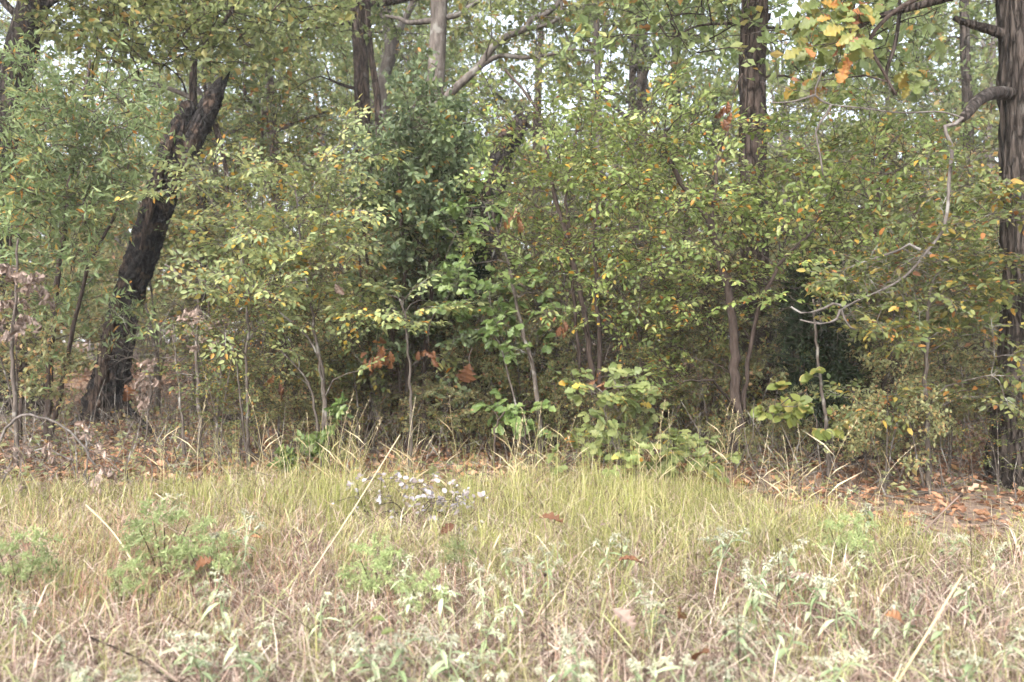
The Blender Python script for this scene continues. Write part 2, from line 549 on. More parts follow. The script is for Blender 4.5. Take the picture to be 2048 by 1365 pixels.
def leaf_mesh(shape, mat):
    k = (shape, mat.name)
    if k not in LEAF_MESH:
        a = Acc()
        a.add(*LEAF[shape])
        LEAF_MESH[k] = a.mesh('leaf', mat, False)
    return LEAF_MESH[k]


def leaf_axes(d, nrm):
    x = unit(d)
    y = unit(np.cross(nrm, x))
    z = np.cross(x, y)
    return x, y, z


def leaf_cloud(acc, shape, pos, d, nrm, size, wid=1.0):
    v, q, t = LEAF[shape]
    x, y, z = leaf_axes(d, nrm)
    n, k = len(pos), len(v)
    size = np.broadcast_to(size, (n,))
    wid = np.broadcast_to(wid, (n,)) * np.random.default_rng(n).uniform(0.75, 1.25, n)
    V = pos[:, None] + size[:, None, None] * (v[None, :, 0, None] * x[:, None] + (v[None, :, 1, None] * wid[:, None, None]) * y[:, None] + v[None, :, 2, None] * z[:, None])
    off = (np.arange(n) * k)[:, None, None]
    acc.add(V.reshape(-1, 3), (q[None] + off).reshape(-1, 4) if len(q) else None, (t[None] + off).reshape(-1, 3) if len(t) else None)


def leaf_object(shape, mat, parent, pos, d, nrm, size, name='leaf', wid=1.0, base=None):
    x, y, z = leaf_axes(np.asarray(d, float), np.asarray(nrm, float))
    o = bpy.data.objects.new(name, leaf_mesh(shape, mat))
    b = np.array(parent.location) if parent is not None else np.zeros(3)
    if base is not None:
        b = np.array(base)
    p = np.asarray(pos) - b
    y = y * wid
    o.matrix_basis = Matrix(((x[0] * size, y[0] * size, z[0] * size, p[0]), (x[1] * size, y[1] * size, z[1] * size, p[1]), (x[2] * size, y[2] * size, z[2] * size, p[2]), (0, 0, 0, 1)))
    if parent is not None:
        o.parent = parent
    COL.objects.link(o)
    return o


# ------------------------------------------------------------------ twig sprays (unit-length templates along +x, normal +z)
def rotz(v, a):
    c, s = math.cos(a), math.sin(a)
    return np.array([v[0] * c - v[1] * s, v[0] * s + v[1] * c, v[2]])


def make_spray(kind, rng):
    tw = Acc()
    pos, dr, nr, sz = [], [], [], []

    def leaf(p, d, n, s=1.0):
        pos.append(p)
        dr.append(d)
        nr.append(n)
        sz.append(s * rng.uniform(0.5, 1.25))

    def twig(p0, d, L, r, n=5, droop=0.15, wob=0.06):
        t = np.linspace(0, 1, n)
        p = p0 + np.outer(t * L, d)
        p[:, 2] -= droop * L * t * t
        p[1:] += rng.normal(0, wob * L / n, (n - 1, 3))
        tube(tw, p, np.linspace(r, r * 0.45, n), 3)
        return p

    up = np.array([0, 0, 1.0])
    if kind in ('elm', 'open'):
        main = twig(np.zeros(3), np.array([1.0, 0, 0.1]), 1.0, 0.011, 7)
        axes = [(main, 1.0)]
        ns = 6 if kind == 'elm' else 4
        for k in range(ns):
            t = 0.1 + 0.8 * k / ns + rng.uniform(-0.04, 0.04)
            s = 1 if k % 2 else -1
            p0 = main[int(t * 6)]
            d = rotz(np.array([1.0, 0, rng.uniform(-0.05, 0.3)]), s * rng.uniform(0.6, 1.1))
            axes.append((twig(p0, d, rng.uniform(0.4, 0.7) * (1.1 - 0.4 * t), 0.007), 0.6))
        for p, w in axes:
            L = np.linalg.norm(p[-1] - p[0])
            n = max(3, int(L / 0.105))
            for k in range(n + 1):
                t = (k + 0.6) / (n + 0.6)
                if t < 0.12:
                    continue
                f = t * (len(p) - 1)
                i = min(int(f), len(p) - 2)
                q = p[i] + (p[i + 1] - p[i]) * (f - i)
                ax = unit(p[i + 1] - p[i])
                s = 1 if k % 2 else -1
                d = rotz(ax, s * rng.uniform(0.6, 1.2)) if k < n else ax
                d = d + np.array([0, 0, rng.uniform(-0.45, 0.15)])
                leaf(q, d, up + rng.normal(0, 0.4, 3))
    elif kind == 'bushy':
        main = twig(np.zeros(3), np.array([1.0, 0, 0.2]), 1.0, 0.012, 6)
        for k in range(9):
            p0 = main[1 + k % 5]
            d = unit(np.array([0.7, 0, 0]) + rng.normal(0, 0.65, 3))
            p = twig(p0, d, rng.uniform(0.25, 0.5), 0.006, 4)
            for j in range(6):
                q = p[1 + j % 3] * 1.0
                leaf(q, unit(d * 0.4 + rng.normal(0, 0.7, 3)), up * 0.6 + rng.normal(0, 0.6, 3))
    elif kind == 'cluster':       # oak: leaves in whorls at the twig ends
        for k in range(4):
            d = unit(np.array([1.0, 0, 0.2]) + rng.normal(0, 0.5, 3))
            p = twig(np.zeros(3), d, rng.uniform(0.5, 1.0), 0.012, 4)
            for j in range(6):
                a = rng.uniform(0, 6.28)
                e = unit(d * 0.6 + np.array([math.cos(a), math.sin(a), rng.uniform(-0.4, 0.3)]))
                leaf(p[-1] - d * rng.uniform(0, 0.12), e, up + rng.normal(0, 0.5, 3))
    elif kind == 'needle':
        for k in range(16):
            d = unit(np.array([0.9, 0, 0.35]) + rng.normal(0, 0.6, 3))
            p = twig(np.zeros(3), d, rng.uniform(0.4, 1.0), 0.008, 4)
            for j in range(9):
                q = p[0] + (p[-1] - p[0]) * rng.uniform(0.15, 1)
                leaf(q, unit(d + rng.normal(0, 0.6, 3)), rng.normal(0, 1, 3))
    elif kind == 'bare':
        main = twig(np.zeros(3), np.array([1.0, 0, 0.25]), 1.0, 0.010, 7, 0.0, 0.25)
        for k in range(7):
            d = unit(np.array([0.8, 0, 0.1]) + rng.normal(0, 0.55, 3))
            p = twig(main[1 + k % 5], d, rng.uniform(0.3, 0.7), 0.006, 5, 0.05, 0.25)
            for j in range(2):
                twig(p[2 + j], unit(d + rng.normal(0, 0.6, 3)), rng.uniform(0.12, 0.3), 0.0035, 3, 0, 0.2)
    elif kind == 'hang':           # dead leaves hanging limp
        main = twig(np.zeros(3), np.array([1.0, 0, -0.1]), 1.0, 0.010, 6, 0.2, 0.2)
        for k in range(16):
            q = main[1 + k % 5] + rng.normal(0, 0.05, 3)
            leaf(q, unit(np.array([0, 0, -1.0]) + rng.normal(0, 0.35, 3)), rng.normal(0, 1, 3))
    v = np.concatenate(tw.v) if tw.v else np.zeros((0, 3))
    q = np.concatenate(tw.q)
    t = np.concatenate(tw.t)
    if pos:
        L = (np.array(pos), unit(np.array(dr)), unit(np.array(nr)), np.array(sz))
    else:
        L = (np.zeros((0, 3)), np.zeros((0, 3)), np.zeros((0, 3)), np.zeros(0))
    return (v, q, t), L


SPRAY = {k: [make_spray(k, np.random.default_rng(100 * i + j)) for j in range(10)] for i, k in enumerate(['elm', 'open', 'bushy', 'cluster', 'needle', 'bare', 'hang'])}


def grow(stems, rads, targets, kind, slen, lsize, rng, rise=0.35, rmax=0.03, flat=0.35, sides=4, tilt=0.3, thick=1.0):
    """branch out from the stems to every target; a spray of twigs and leaves sits at each.
    returns branch Acc and leaf arrays"""
    acc = Acc()
    sp = [spline(s, max(8, int(np.linalg.norm(np.diff(s, axis=0), axis=1).sum() / 0.12))) for s in stems]
    A = np.concatenate(sp)
    AR = np.concatenate([np.interp(np.linspace(0, 1, len(p)), np.linspace(0, 1, len(r)), r) for p, r in zip(sp, rads)])
    lp, ld, ln, ls = [], [], [], []
    dist = np.array([np.min(np.linalg.norm(A - t, axis=1)) for t in targets])
    for ti in np.argsort(dist):
        T = targets[ti]
        dv = T - A
        L = np.linalg.norm(dv, axis=1)
        hd = np.linalg.norm(dv[:, :2], axis=1)
        cost = L + 0.9 * np.maximum(0, rise * hd - dv[:, 2]) + rng.uniform(0, 0.12, len(A)) + 0.25 * np.maximum(0, 0.012 - AR) / 0.012 * L
        i = int(np.argmin(cost))
        S, l = A[i], L[i]
        d = unit(T - S)
        c1 = S + l * 0.45 * unit(d * 0.8 + np.array([0, 0, 0.55]) + rng.normal(0, 0.18, 3))
        c2 = T - l * 0.3 * unit(np.array([d[0], d[1], d[2] * 0.4]) + rng.normal(0, 0.15, 3))
        n = int(np.clip(l / 0.14, 4, 12))
        t = np.linspace(0, 1, n)[:, None]
        p = (1 - t) ** 3 * S + 3 * (1 - t) ** 2 * t * c1 + 3 * (1 - t) * t * t * c2 + t ** 3 * T
        p[1:-1] += rng.normal(0, 0.012 * min(l, 1.0), (n - 2, 3))
        r0 = min(AR[i] * 0.8, rmax, (0.0045 + 0.0085 * l) * thick)
        rr = np.linspace(r0, max(0.0035 * thick, r0 * 0.35), n)
        tube(acc, p, rr, sides)
        A = np.vstack([A, p[1:]])
        AR = np.r_[AR, rr[1:]]
        x = unit(np.array([d[0], d[1], d[2] * flat]) + rng.normal(0, 0.25, 3))
        z = unit(np.array([0, 0, 1.0]) + rng.normal(0, tilt, 3))
        y = unit(np.cross(z, x))
        z = np.cross(x, y)
        Rm = np.stack([x, y, z], 0)
        (tv, tq, tt), (a, b, c, e) = SPRAY[kind][rng.integers(10)]
        s = slen * rng.uniform(0.75, 1.25)
        acc.add(T + s * (tv @ Rm), tq, tt)
        if len(a):
            lp.append(T + s * (a @ Rm))
            ld.append(b @ Rm)
            ln.append(c @ Rm)
            ls.append(e * lsize)
    if lp:
        return acc, (np.concatenate(lp), np.concatenate(ld), np.concatenate(ln), np.concatenate(ls))
    return acc, None


def region_targets(regions, n, D, depth, rng, zmin=0.15):
    """points in ellipses seen at (cx, cy, rx, ry[, weight[, depth shift]]) spread in depth"""
    w = np.array([(r[4] if len(r) > 4 else 1.0) * r[2] * r[3] for r in regions])
    w = w / w.sum()
    out = []
    while len(out) < n:
        r = regions[rng.choice(len(regions), p=w)]
        a, k = rng.uniform(0, 6.283), math.sqrt(rng.uniform(0, 1))
        dd = D + (r[5] if len(r) > 5 else 0) + rng.uniform(-1, 1) * depth
        T = P(r[0] + r[2] * k * math.cos(a), r[1] + r[3] * k * math.sin(a), dd)
        if T[2] > float(gz(T[0], T[1])) + zmin:
            out.append(T)
    return np.array(out)


def px_path(path, D, root=True):
    pts = [P(p[0], p[1], D + (p[2] if len(p) > 2 else 0)) for p in path]
    if root:
        pts[0] = on_ground(path[0][0], D + (path[0][2] if len(path[0]) > 2 else 0)) - np.array([0, 0, 0.05])
    return np.array(pts)


def plant(name, label, cat, D, stems, regions, n, kind='elm', slen=0.45, lsize=0.085, shape='elm', lmat='elm', bmat='bark_young', depth=0.7, seed=1,
          single=0, group=None, rise=0.35, wpx=None, tilt=0.3, wid=1.0, extra=None, zmin=0.15, thick=1.0, flat=0.35, face=0.0):
    """a shrub or sapling: stems = [(path, width_px_base, width_px_top)], foliage in image regions at depth D"""
    rng = np.random.default_rng(seed)
    SP, SR = [], []
    root = None
    for k, (path, w0, w1) in enumerate(stems):
        p = px_path(path, D)
        p = spline(p, max(6, int(len(p) * 4)))
        p[1:-1] += rng.normal(0, 0.008, (len(p) - 2, 3))
        r = np.linspace(w0, w1, len(p)) * 0.5 * D / FPX
        SP.append(p)
        SR.append(r)
        if root is None:
            root = thing(name, label, cat, p[0] + np.array([0, 0, 0.05]), group)
        a = Acc()
        tube(a, p, r, 7)
        part('stem', a, M[bmat], root)
    T = region_targets(regions, n, D, depth, rng, zmin)
    acc, lv = grow(SP, SR, T, kind, slen, lsize, rng, rise=rise, tilt=tilt, thick=thick, flat=flat)
    br = part('branches', acc, M[bmat], root)
    if lv is not None:
        pos, d, nr, sz = lv
        if face:                       # leaves hang a little, turning their faces to the open clearing
            nr = nr * (1 - face) + face * np.array([0, -1.0, 0.25])
            d = d + face * np.array([0, 0, -0.5])
        keep = np.ones(len(pos), bool)
        if single:
            # the leaves that show largest become leaves of their own
            u = np.abs(pos[:, 0] / pos[:, 1]) < 0.62
            v = np.abs((pos[:, 2] - CAM_Z) / pos[:, 1]) < 0.41
            score = np.where(u & v, sz / pos[:, 1], 0)
            pick = np.argsort(-score)[:single]
            pick = pick[score[pick] > 0]
            for i in pick:
                leaf_object(shape, M[lmat], br, pos[i], d[i], nr[i], sz[i], wid=wid, base=root.location)
            keep[pick] = False
        if keep.any():
            a = Acc()
            leaf_cloud(a, shape, pos[keep], d[keep], nr[keep], sz[keep], wid)
            part('foliage', a, M[lmat], root, False, 'stuff')
    return root


# ================================================================== THE SETTING
def make_ground():
    ys = np.concatenate([np.linspace(-30, 2, 12)[:-1], np.linspace(2, 16, 80)[:-1], np.linspace(16, 60, 40)[:-1], np.linspace(60, 600, 16)])
    xs = np.concatenate([np.linspace(-400, -14, 14)[:-1], np.linspace(-14, 14, 140)[:-1], np.linspace(14, 400, 14)])
    X, Y = np.meshgrid(xs, ys)
    Z = gz(X, Y) + 0.008 * np.sin(X * 9 + Y * 4) * np.cos(Y * 11 - X * 3)
    v = np.stack([X, Y, Z], -1).reshape(-1, 3)
    nx, ny = len(xs), len(ys)
    i = np.arange(ny - 1)[:, None] * nx
    j = np.arange(nx - 1)[None]
    q = np.stack([i + j, i + j + 1, i + nx + j + 1, i + nx + j], -1).reshape(-1, 4)
    a = Acc()
    a.add(v, q)
    tag(link('ground', a.mesh('ground', ground_mat(), True)), None, None, None, 'structure')


make_ground()


def edge_y(x):
    """where the grass of the clearing gives way to the leaf litter of the wood"""
    return 6.95 - 1.75 * sstep(1.3, 3.2, x) + 0.2 * np.sin(x * 2.1) + 0.12 * np.sin(x * 5.3 + 1)


def blades(name, label, mat, pos, h, wid, lean, rng, curve=0.6, seg=3, cat='grass'):
    n = len(pos)
    az = rng.uniform(0, 2 * math.pi, n)
    d = np.stack([np.cos(az), np.sin(az), np.zeros(n)], -1)
    fa = az + math.pi / 2 + rng.normal(0, 0.5, n)
    side = np.stack([np.cos(fa), np.sin(fa), np.zeros(n)], -1)
    V = []
    for k in range(seg + 1):
        t = k / seg
        bend = lean * (t ** (1 + curve))
        c = pos + (h * np.sin(bend * 1.0) * t)[:, None] * d + np.array([0, 0, 1.0]) * (h * np.cos(bend) * t)[:, None]
        w = wid * (1 - 0.75 * t)
        if k < seg:
            V += [c - side * w[:, None] * 0.5, c + side * w[:, None] * 0.5]
        else:
            V += [c]
    V = np.stack(V, 1)
    k = V.shape[1]
    off = (np.arange(n) * k)[:, None]
    a = Acc()
    q = np.concatenate([off + np.array([2 * s, 2 * s + 1, 2 * s + 3, 2 * s + 2]) for s in range(seg - 1)]) if seg > 1 else None
    t = off + np.array([2 * seg - 2, 2 * seg - 1, 2 * seg])
    a.add(V.reshape(-1, 3), q, t)
    o = link(name, a.mesh(name, mat, False))
    return tag(o, label, cat, None, 'stuff')


def scatter(n, y0, y1, rng, margin=0.66, near=1.0):
    """points on the ground inside the view wedge, evenly over the area"""
    out = np.zeros((0, 2))
    while len(out) < n:
        y = np.sqrt(rng.uniform(y0 * y0, y1 * y1, n * 2))
        x = rng.uniform(-1, 1, n * 2) * (y * margin + 0.4)
        out = np.vstack([out, np.stack([x, y], -1)])
    return out[:n]


def build_grass():
    rng = np.random.default_rng(11)

    def put(p, dz=-0.01):
        return np.c_[p, gz(p[:, 0], p[:, 1]) + dz]

    # bleached thatch: a flat tangle of fallen straw, then short broken stems standing in it
    p = scatter(52000, 2.6, 7.6, rng)
    e = edge_y(p[:, 0])
    p = p[(p[:, 1] < e + 0.1) & (rng.random(len(p)) < 1.0 - 0.6 * sstep(4.9, 6.6, p[:, 1]))]
    n = len(p)
    wd = 0.5 + 0.5 * np.sin(p[:, 0] * 3.1 + np.sin(p[:, 1] * 4.0)) * np.cos(p[:, 1] * 2.7 + 1.0)      # trampled and bare places
    p = p[rng.random(n) < 0.35 + 0.65 * wd]
    n = len(p)
    blades('thatch_grass', 'bleached dry grass lying matted over the foreground', M['thatch'], put(p, rng.uniform(0, 0.09, n)), rng.uniform(0.12, 0.45, n), rng.uniform(0.003, 0.011, n),
           rng.uniform(1.1, 1.75, n), rng, -0.6, 2)
    p = scatter(34000, 2.6, 7.4, rng)
    e = edge_y(p[:, 0])
    p = p[(p[:, 1] < e) & (rng.random(len(p)) < 1.0 - 0.5 * sstep(4.9, 6.6, p[:, 1]))]
    n = len(p)
    blades('stubble_grass', 'short upright dry stems standing in the matted thatch', M['thatch'], put(p), rng.uniform(0.08, 0.30, n) * rng.uniform(0.6, 1, n), rng.uniform(0.004, 0.008, n),
           rng.uniform(0.1, 1.3, n), rng, 0.4, 3)
    # reddish patch, left
    p = scatter(42000, 3.3, 6.8, rng)
    w = 0.9 * np.exp(-(((p[:, 0] / p[:, 1] + 0.44) / 0.17) ** 2 + ((p[:, 1] - 5.0) / 0.8) ** 2)) + 0.10 * np.exp(-(((p[:, 1] - 4.4) / 0.7) ** 2))
    p = p[rng.random(len(p)) < w]
    n = len(p)
    blades('reddish_grass', 'reddish brown wiry dry grass on the clearing', M['redgrass'], put(p), rng.uniform(0.10, 0.36, n), rng.uniform(0.003, 0.006, n),
           rng.uniform(0.2, 1.4, n), rng, 0.7, 3)
    # yellow-green tufts, mostly the band before the wood
    tc = scatter(3600, 3.4, 8.2, rng)
    u = tc[:, 0] / tc[:, 1]
    dens = sstep(4.3, 5.6, tc[:, 1]) * (0.40 + 0.60 * sstep(-0.42, -0.15, u)) * (1 - 0.4 * sstep(0.36, 0.6, u)) + 0.17
    dens *= (tc[:, 1] < edge_y(tc[:, 0]) + 0.15)
    dens *= 1 - 0.85 * np.exp(-(((tc[:, 0] + 0.72) / 0.45) ** 2 + ((tc[:, 1] - 5.7) / 0.5) ** 2) * 1.2)
    tc = tc[rng.random(len(tc)) < dens]
    k = rng.integers(10, 42, len(tc))
    idx = np.repeat(np.arange(len(tc)), k)
    p = tc[idx] + rng.normal(0, 0.06, (len(idx), 2))
    hh = (rng.uniform(0.13, 0.37, len(tc)) + 0.12 * (rng.random(len(tc)) < 0.12))[idx] * rng.uniform(0.4, 1.2, len(idx)) * (1 - 0.3 * sstep(6.2, 7.2, p[:, 1]))
    blades('green_grass', 'tufts of fine yellow green grass along the wood edge', M['greengrass'], put(p), hh, rng.uniform(0.002, 0.0055, len(p)),
           rng.uniform(0.05, 1.0, len(p)) + rng.random(len(p)) ** 3 * 0.9, rng, 1.0, 4)
    # tall thin blades rising out of the band
    tc = scatter(400, 5.8, 7.4, rng)
    u = tc[:, 0] / tc[:, 1]
    tc = tc[(tc[:, 1] < edge_y(tc[:, 0]) + 0.1) & (rng.random(len(tc)) < 0.25 + 0.75 * np.exp(-((u + 0.02) / 0.22) ** 2))]
    idx = np.repeat(np.arange(len(tc)), rng.integers(3, 13, len(tc)))
    p = tc[idx] + rng.normal(0, 0.04, (len(idx), 2))
    blades('tall_grass', 'sparse tall yellow green blades above the grass band', M['greengrass'], put(p), rng.uniform(0.3, 0.85, len(p)), rng.uniform(0.002, 0.0038, len(p)), rng.uniform(0.05, 0.9, len(p)), rng, 1.2, 5)
    # thin dry grass creeping under the trees
    p = scatter(9000, 5.0, 11, rng)
    p = p[(p[:, 1] > edge_y(p[:, 0]) - 0.4) & (rng.random(len(p)) < 0.5 - 0.4 * sstep(7.5, 10, p[:, 1]))]
    n = len(p)
    blades('shade_grass', 'thin buff grass among the leaf litter under the trees', M['straw'], put(p), rng.uniform(0.06, 0.24, n), rng.uniform(0.002, 0.004, n), rng.uniform(0.2, 1.5, n), rng, 0.7, 3)


def build_litter():
    rng = np.random.default_rng(12)
    p = np.vstack([scatter(20000, 5.0, 13, rng), scatter(16000, 13, 34, rng)])
    keep = p[:, 1] > edge_y(p[:, 0]) - 0.1 + rng.normal(0, 0.35, len(p))
    p = p[keep]
    n = len(p)
    pos = np.c_[p, gz(p[:, 0], p[:, 1]) + rng.uniform(0.0, 0.05, n)]
    az = rng.uniform(0, 6.283, n)
    d = np.stack([np.cos(az), np.sin(az), rng.normal(0, 0.25, n)], -1)
    nr = np.array([0, 0, 1.0]) + rng.normal(0, 0.45, (n, 3))
    a = Acc()
    leaf_cloud(a, 'litter', pos, d, nr, rng.uniform(0.045, 0.115, n) * (1 + 0.5 * (p[:, 1] > 13)))
    tag(link('leaf_litter', a.mesh('leaf_litter', M['litter'], False)), 'carpet of fallen brown oak leaves under the trees', 'fallen leaves', None, 'stuff')


def build_floor_cover():
    rng = np.random.default_rng(13)
    c = scatter(900, 6.6, 15, rng)
    c = c[c[:, 1] > edge_y(c[:, 0]) - 0.1]
    k = rng.integers(5, 26, len(c))
    idx = np.repeat(np.arange(len(c)), k)
    n = len(idx)
    h = (rng.random(len(c)) ** 2 * 0.35 + 0.05)[idx]
    p = c[idx] + rng.normal(0, 0.10, (n, 2))
    pos = np.c_[p, gz(p[:, 0], p[:, 1]) + h * rng.random(n) + 0.02]
    a = Acc()
    leaf_cloud(a, 'lite', pos, rng.normal(0, 1, (n, 3)) * [1, 1, 0.4], np.array([0, -0.2, 1.0]) + rng.normal(0, 0.5, (n, 3)), rng.uniform(0.035, 0.085, n))
    tag(link('ground_cover', a.mesh('ground_cover', M['under'], False)), 'small leafy ground cover scattered over the leaf litter', 'ground cover', None, 'stuff')
    a = Acc()
    c = scatter(4200, 6.4, 14, rng)
    c = c[c[:, 1] > edge_y(c[:, 0])]
    for x, y in c:
        az, L = rng.uniform(0, 6.28), rng.uniform(0.15, 0.8)
        up = rng.uniform(0.0, 0.5) if rng.random() < 0.5 else rng.uniform(0.5, 3.0)
        q = np.array([0, 0.5, 1.0])[:, None] * (L * unit(np.array([math.cos(az), math.sin(az), up]))) + np.array([x, y, float(gz(x, y)) + 0.02])
        q[1:] += rng.normal(0, 0.04 * L, (2, 3))
        tube(a, q, np.array([1, 0.8, 0.4]) * rng.uniform(0.0025, 0.007), 3)
    tag(link('twig_litter', a.mesh('twig_litter', M['bark_young'], False)), 'thin dead twigs lying and standing over the forest floor', 'twigs', None, 'stuff')


build_grass()
build_litter()
build_floor_cover()


# ------------------------------------------------------------------ trees with trunks told apart in the photograph
def tree(name, label, D, path, widths, limbs=(), crown=None, n=60, bark='bark', lmat='canopy', seed=3, flare=0.5, kind='bushy', slen=0.8, lsize=0.13, depth=1.8,
         sides=26, ridge=0.10, bare=None, cat='tree', group=None, shape='lite'):
    rng = np.random.default_rng(seed)
    pts = px_path(path, D)
    pts[0, 2] -= 0.1
    rad = np.array(widths) * 0.5 * D / FPX
    root = thing(name, label, cat, on_ground(path[0][0], D), group)
    a = Acc()
    p, r = bark_tube(a, pts, rad, sides=sides, step=0.05, ridge=ridge, seed=seed, flare=flare, nu=max(9, sides // 3), fv=2.2)
    part('trunk', a, M[bark], root)
    SP, SR = [pts[len(pts) // 2:]], [rad[len(pts) // 2:]]
    for lpth, w0, w1, *lm in limbs:
        lp = px_path(lpth, D - (1.0 if lm and lm[0] == 'dry_twig' else 0.0), False)
        la = Acc()
        lr = np.linspace(w0, w1, len(lp)) * 0.5 * D / FPX
        bark_tube(la, lp, lr, sides=10, step=0.07, ridge=0.08, seed=seed + 3, nu=6)
        part('limb', la, M[lm[0] if lm else bark], root)
        SP.append(lp)
        SR.append(lr)
    if bare:
        BP = [px_path(l[0], D - 1.0, False) for l in limbs if len(l) > 3]
        BR = [np.linspace(l[1], l[2], len(l[0])) * 0.5 * D / FPX for l in limbs if len(l) > 3]
        acc, _ = grow(BP, BR, region_targets(bare[0], bare[1], D - 1.0, 0.15, rng), 'bare', bare[2], 0.1, rng, rise=0.0, thick=0.45, flat=1.0, tilt=1.0)
        part('twigs', acc, M['dry_twig'], root, True, 'stuff')
    if crown:
        T = region_targets(crown, n, D, depth, rng)
        acc, lv = grow(SP, SR, T, kind, slen, lsize, rng, rise=0.2, rmax=0.05, thick=1.6)
        part('branches', acc, M[bark], root)
        if lv is not None:
            a = Acc()
            leaf_cloud(a, shape, *lv)
            part('crown', a, M[lmat], root, False)
    return root


tree('oak_tree', 'large rough-barked tree at the right edge with a bare hanging bough', 7.2,
     [(2052, 980), (2052, 850), (2056, 600), (2056, 350), (2052, 150), (2048, 0), (2036, -300), (2010, -620)], [126, 106, 96, 96, 94, 94, 80, 55],
     limbs=[([(2030, 80), (2000, 66), (1965, 55), (1932, 46), (1908, 36)], 26, 10),
            ([(2030, 190), (1988, 186, -0.4), (1958, 200, -0.7), (1934, 228, -0.95), (1924, 238, -1.0)], 28, 14),
            ([(1926, 236), (1905, 252), (1888, 254), (1892, 268), (1904, 300), (1898, 360), (1895, 420), (1885, 462), (1862, 494), (1812, 552), (1760, 582), (1705, 606), (1680, 622)], 8, 3, 'dry_twig'),
            ([(1690, 612), (1660, 608), (1640, 622), (1600, 626), (1582, 614)], 6, 3, 'dry_twig'),
            ([(1680, 620), (1672, 640), (1640, 648), (1600, 640)], 5, 2.5, 'dry_twig'),
            ([(1682, 618), (1690, 640), (1702, 656), (1712, 660)], 5, 2.5, 'dry_twig'),
            ([(1840, 500), (1815, 488), (1800, 500), (1740, 520), (1690, 540)], 6, 3, 'dry_twig'),
            ([(1850, 500), (1880, 520), (1900, 530)], 4, 2, 'dry_twig'),
            ([(1926, 236), (1880, 224), (1800, 226), (1720, 216), (1662, 210)], 3.2, 2, 'dry_twig'),
            ([(1662, 210), (1650, 235), (1632, 260), (1640, 310), (1646, 352)], 5, 2.5, 'dry_twig'),
            ([(1662, 210), (1630, 190), (1645, 140)], 4, 2.5, 'dry_twig'),
            ([(1630, 190), (1585, 204), (1545, 206)], 4, 2, 'dry_twig'),
            ([(2030, -40), (1950, -20), (1880, 0), (1800, 22), (1740, 40), (1700, 70)], 22, 8),
            ([(1800, 22), (1790, 90), (1772, 150), (1790, 190)], 9, 6)],
     crown=[(2000, -420, 420, 260)], n=60, bare=([(1650, 630, 60, 26), (1740, 560, 60, 30, .6), (1850, 470, 60, 50, .6), (1890, 350, 40, 60, .5), (1650, 300, 26, 60, .6), (1700, 215, 90, 24, .6), (1600, 190, 40, 20, .7)], 44, 0.24), seed=21, sides=84, ridge=0.15, flare=0.35, depth=1.2)

tree('oak_tree', 'dark tree leaning in from the left edge above a swollen base', 13.0,
     [(15, 830), (10, 740), (-8, 600), (-12, 450), (-2, 330), (22, 200), (45, 100), (68, 0), (100, -200), (120, -420)], [120, 84, 66, 58, 56, 58, 60, 56, 44, 26],
     limbs=[([(60, 60), (40, 36), (14, 12), (-10, -20)], 20, 12), ([(62, 36), (90, 14), (130, -8), (230, -30)], 16, 8), ([(5, 240), (-20, 225), (-60, 220)], 18, 10)],
     crown=[(120, -150, 300, 180), (120, 60, 200, 80, 0.9)], n=150, seed=22, lmat='canopy_b', flare=0.6, bark='bark_dark')

tree('young_oak', 'slim grey forked tree behind the charred snag', 13.2,
     [(398, 850), (400, 700), (402, 560), (404, 430), (396, 300), (386, 190), (388, 108)], [30, 24, 22, 20, 18, 15, 13],
     limbs=[([(388, 112), (420, 80), (450, 40), (480, 0), (500, -60)], 11, 6), ([(388, 112), (360, 78), (330, 45), (300, 18), (270, -30)], 9, 4),
            ([(384, 196), (350, 182), (300, 164), (262, 160)], 11, 5, 'bark_grey'), ([(386, 194), (340, 178), (290, 172)], 6, 3, 'bark_grey'), ([(402, 520), (380, 480), (352, 452)], 9, 4)],
     crown=[(400, 0, 200, 100), (300, 70, 150, 80, 0.9), (520, 40, 90, 60, .8)], n=130, seed=23, bark='bark_red', lmat='canopy_b', sides=14, flare=0.3)

tree('background_oak', 'reddish trunk beside a thin leaning stem, above the dark green bush', 16.5, [(728, 800), (728, 500), (724, 200), (718, 60), (716, 0), (712, -260)], [42, 36, 32, 30, 30, 20],
     limbs=[([(720, 50), (690, 46), (660, 52), (600, 60)], 12, 5), ([(718, 10), (780, 6), (830, -4)], 14, 8), ([(722, 180), (690, 172), (660, 160)], 9, 4)],
     crown=[(600, -20, 220, 110), (560, 110, 90, 80, 0.9)], n=120, seed=24, bark='bark_red')
tree('background_sapling', 'thin dark stem leaning beside the reddish trunk', 15.5, [(770, 800), (764, 500), (756, 220), (742, 110), (734, 0), (724, -200)], [18, 16, 14, 13, 12, 8], seed=25, bark='bark_red', sides=12, flare=0.2,
     crown=[(740, -120, 90, 80)], n=18)
tree('background_oak', 'pale crooked trunk whose fork opens against the white sky', 19.0, [(764, 790), (765, 500), (766, 220), (770, 150), (782, 100), (776, 40), (768, 0), (760, -200)], [34, 30, 28, 26, 26, 24, 22, 14],
     limbs=[([(784, 96), (800, 56), (820, 18), (834, -10)], 18, 12), ([(790, 62), (770, 64), (740, 64)], 8, 4), ([(770, 160), (790, 120), (796, 90)], 6, 3)],
     crown=[(840, -60, 200, 110), (960, 70, 90, 80, 0.4)], n=75, seed=26, bark='bark_grey', lmat='canopy_b')
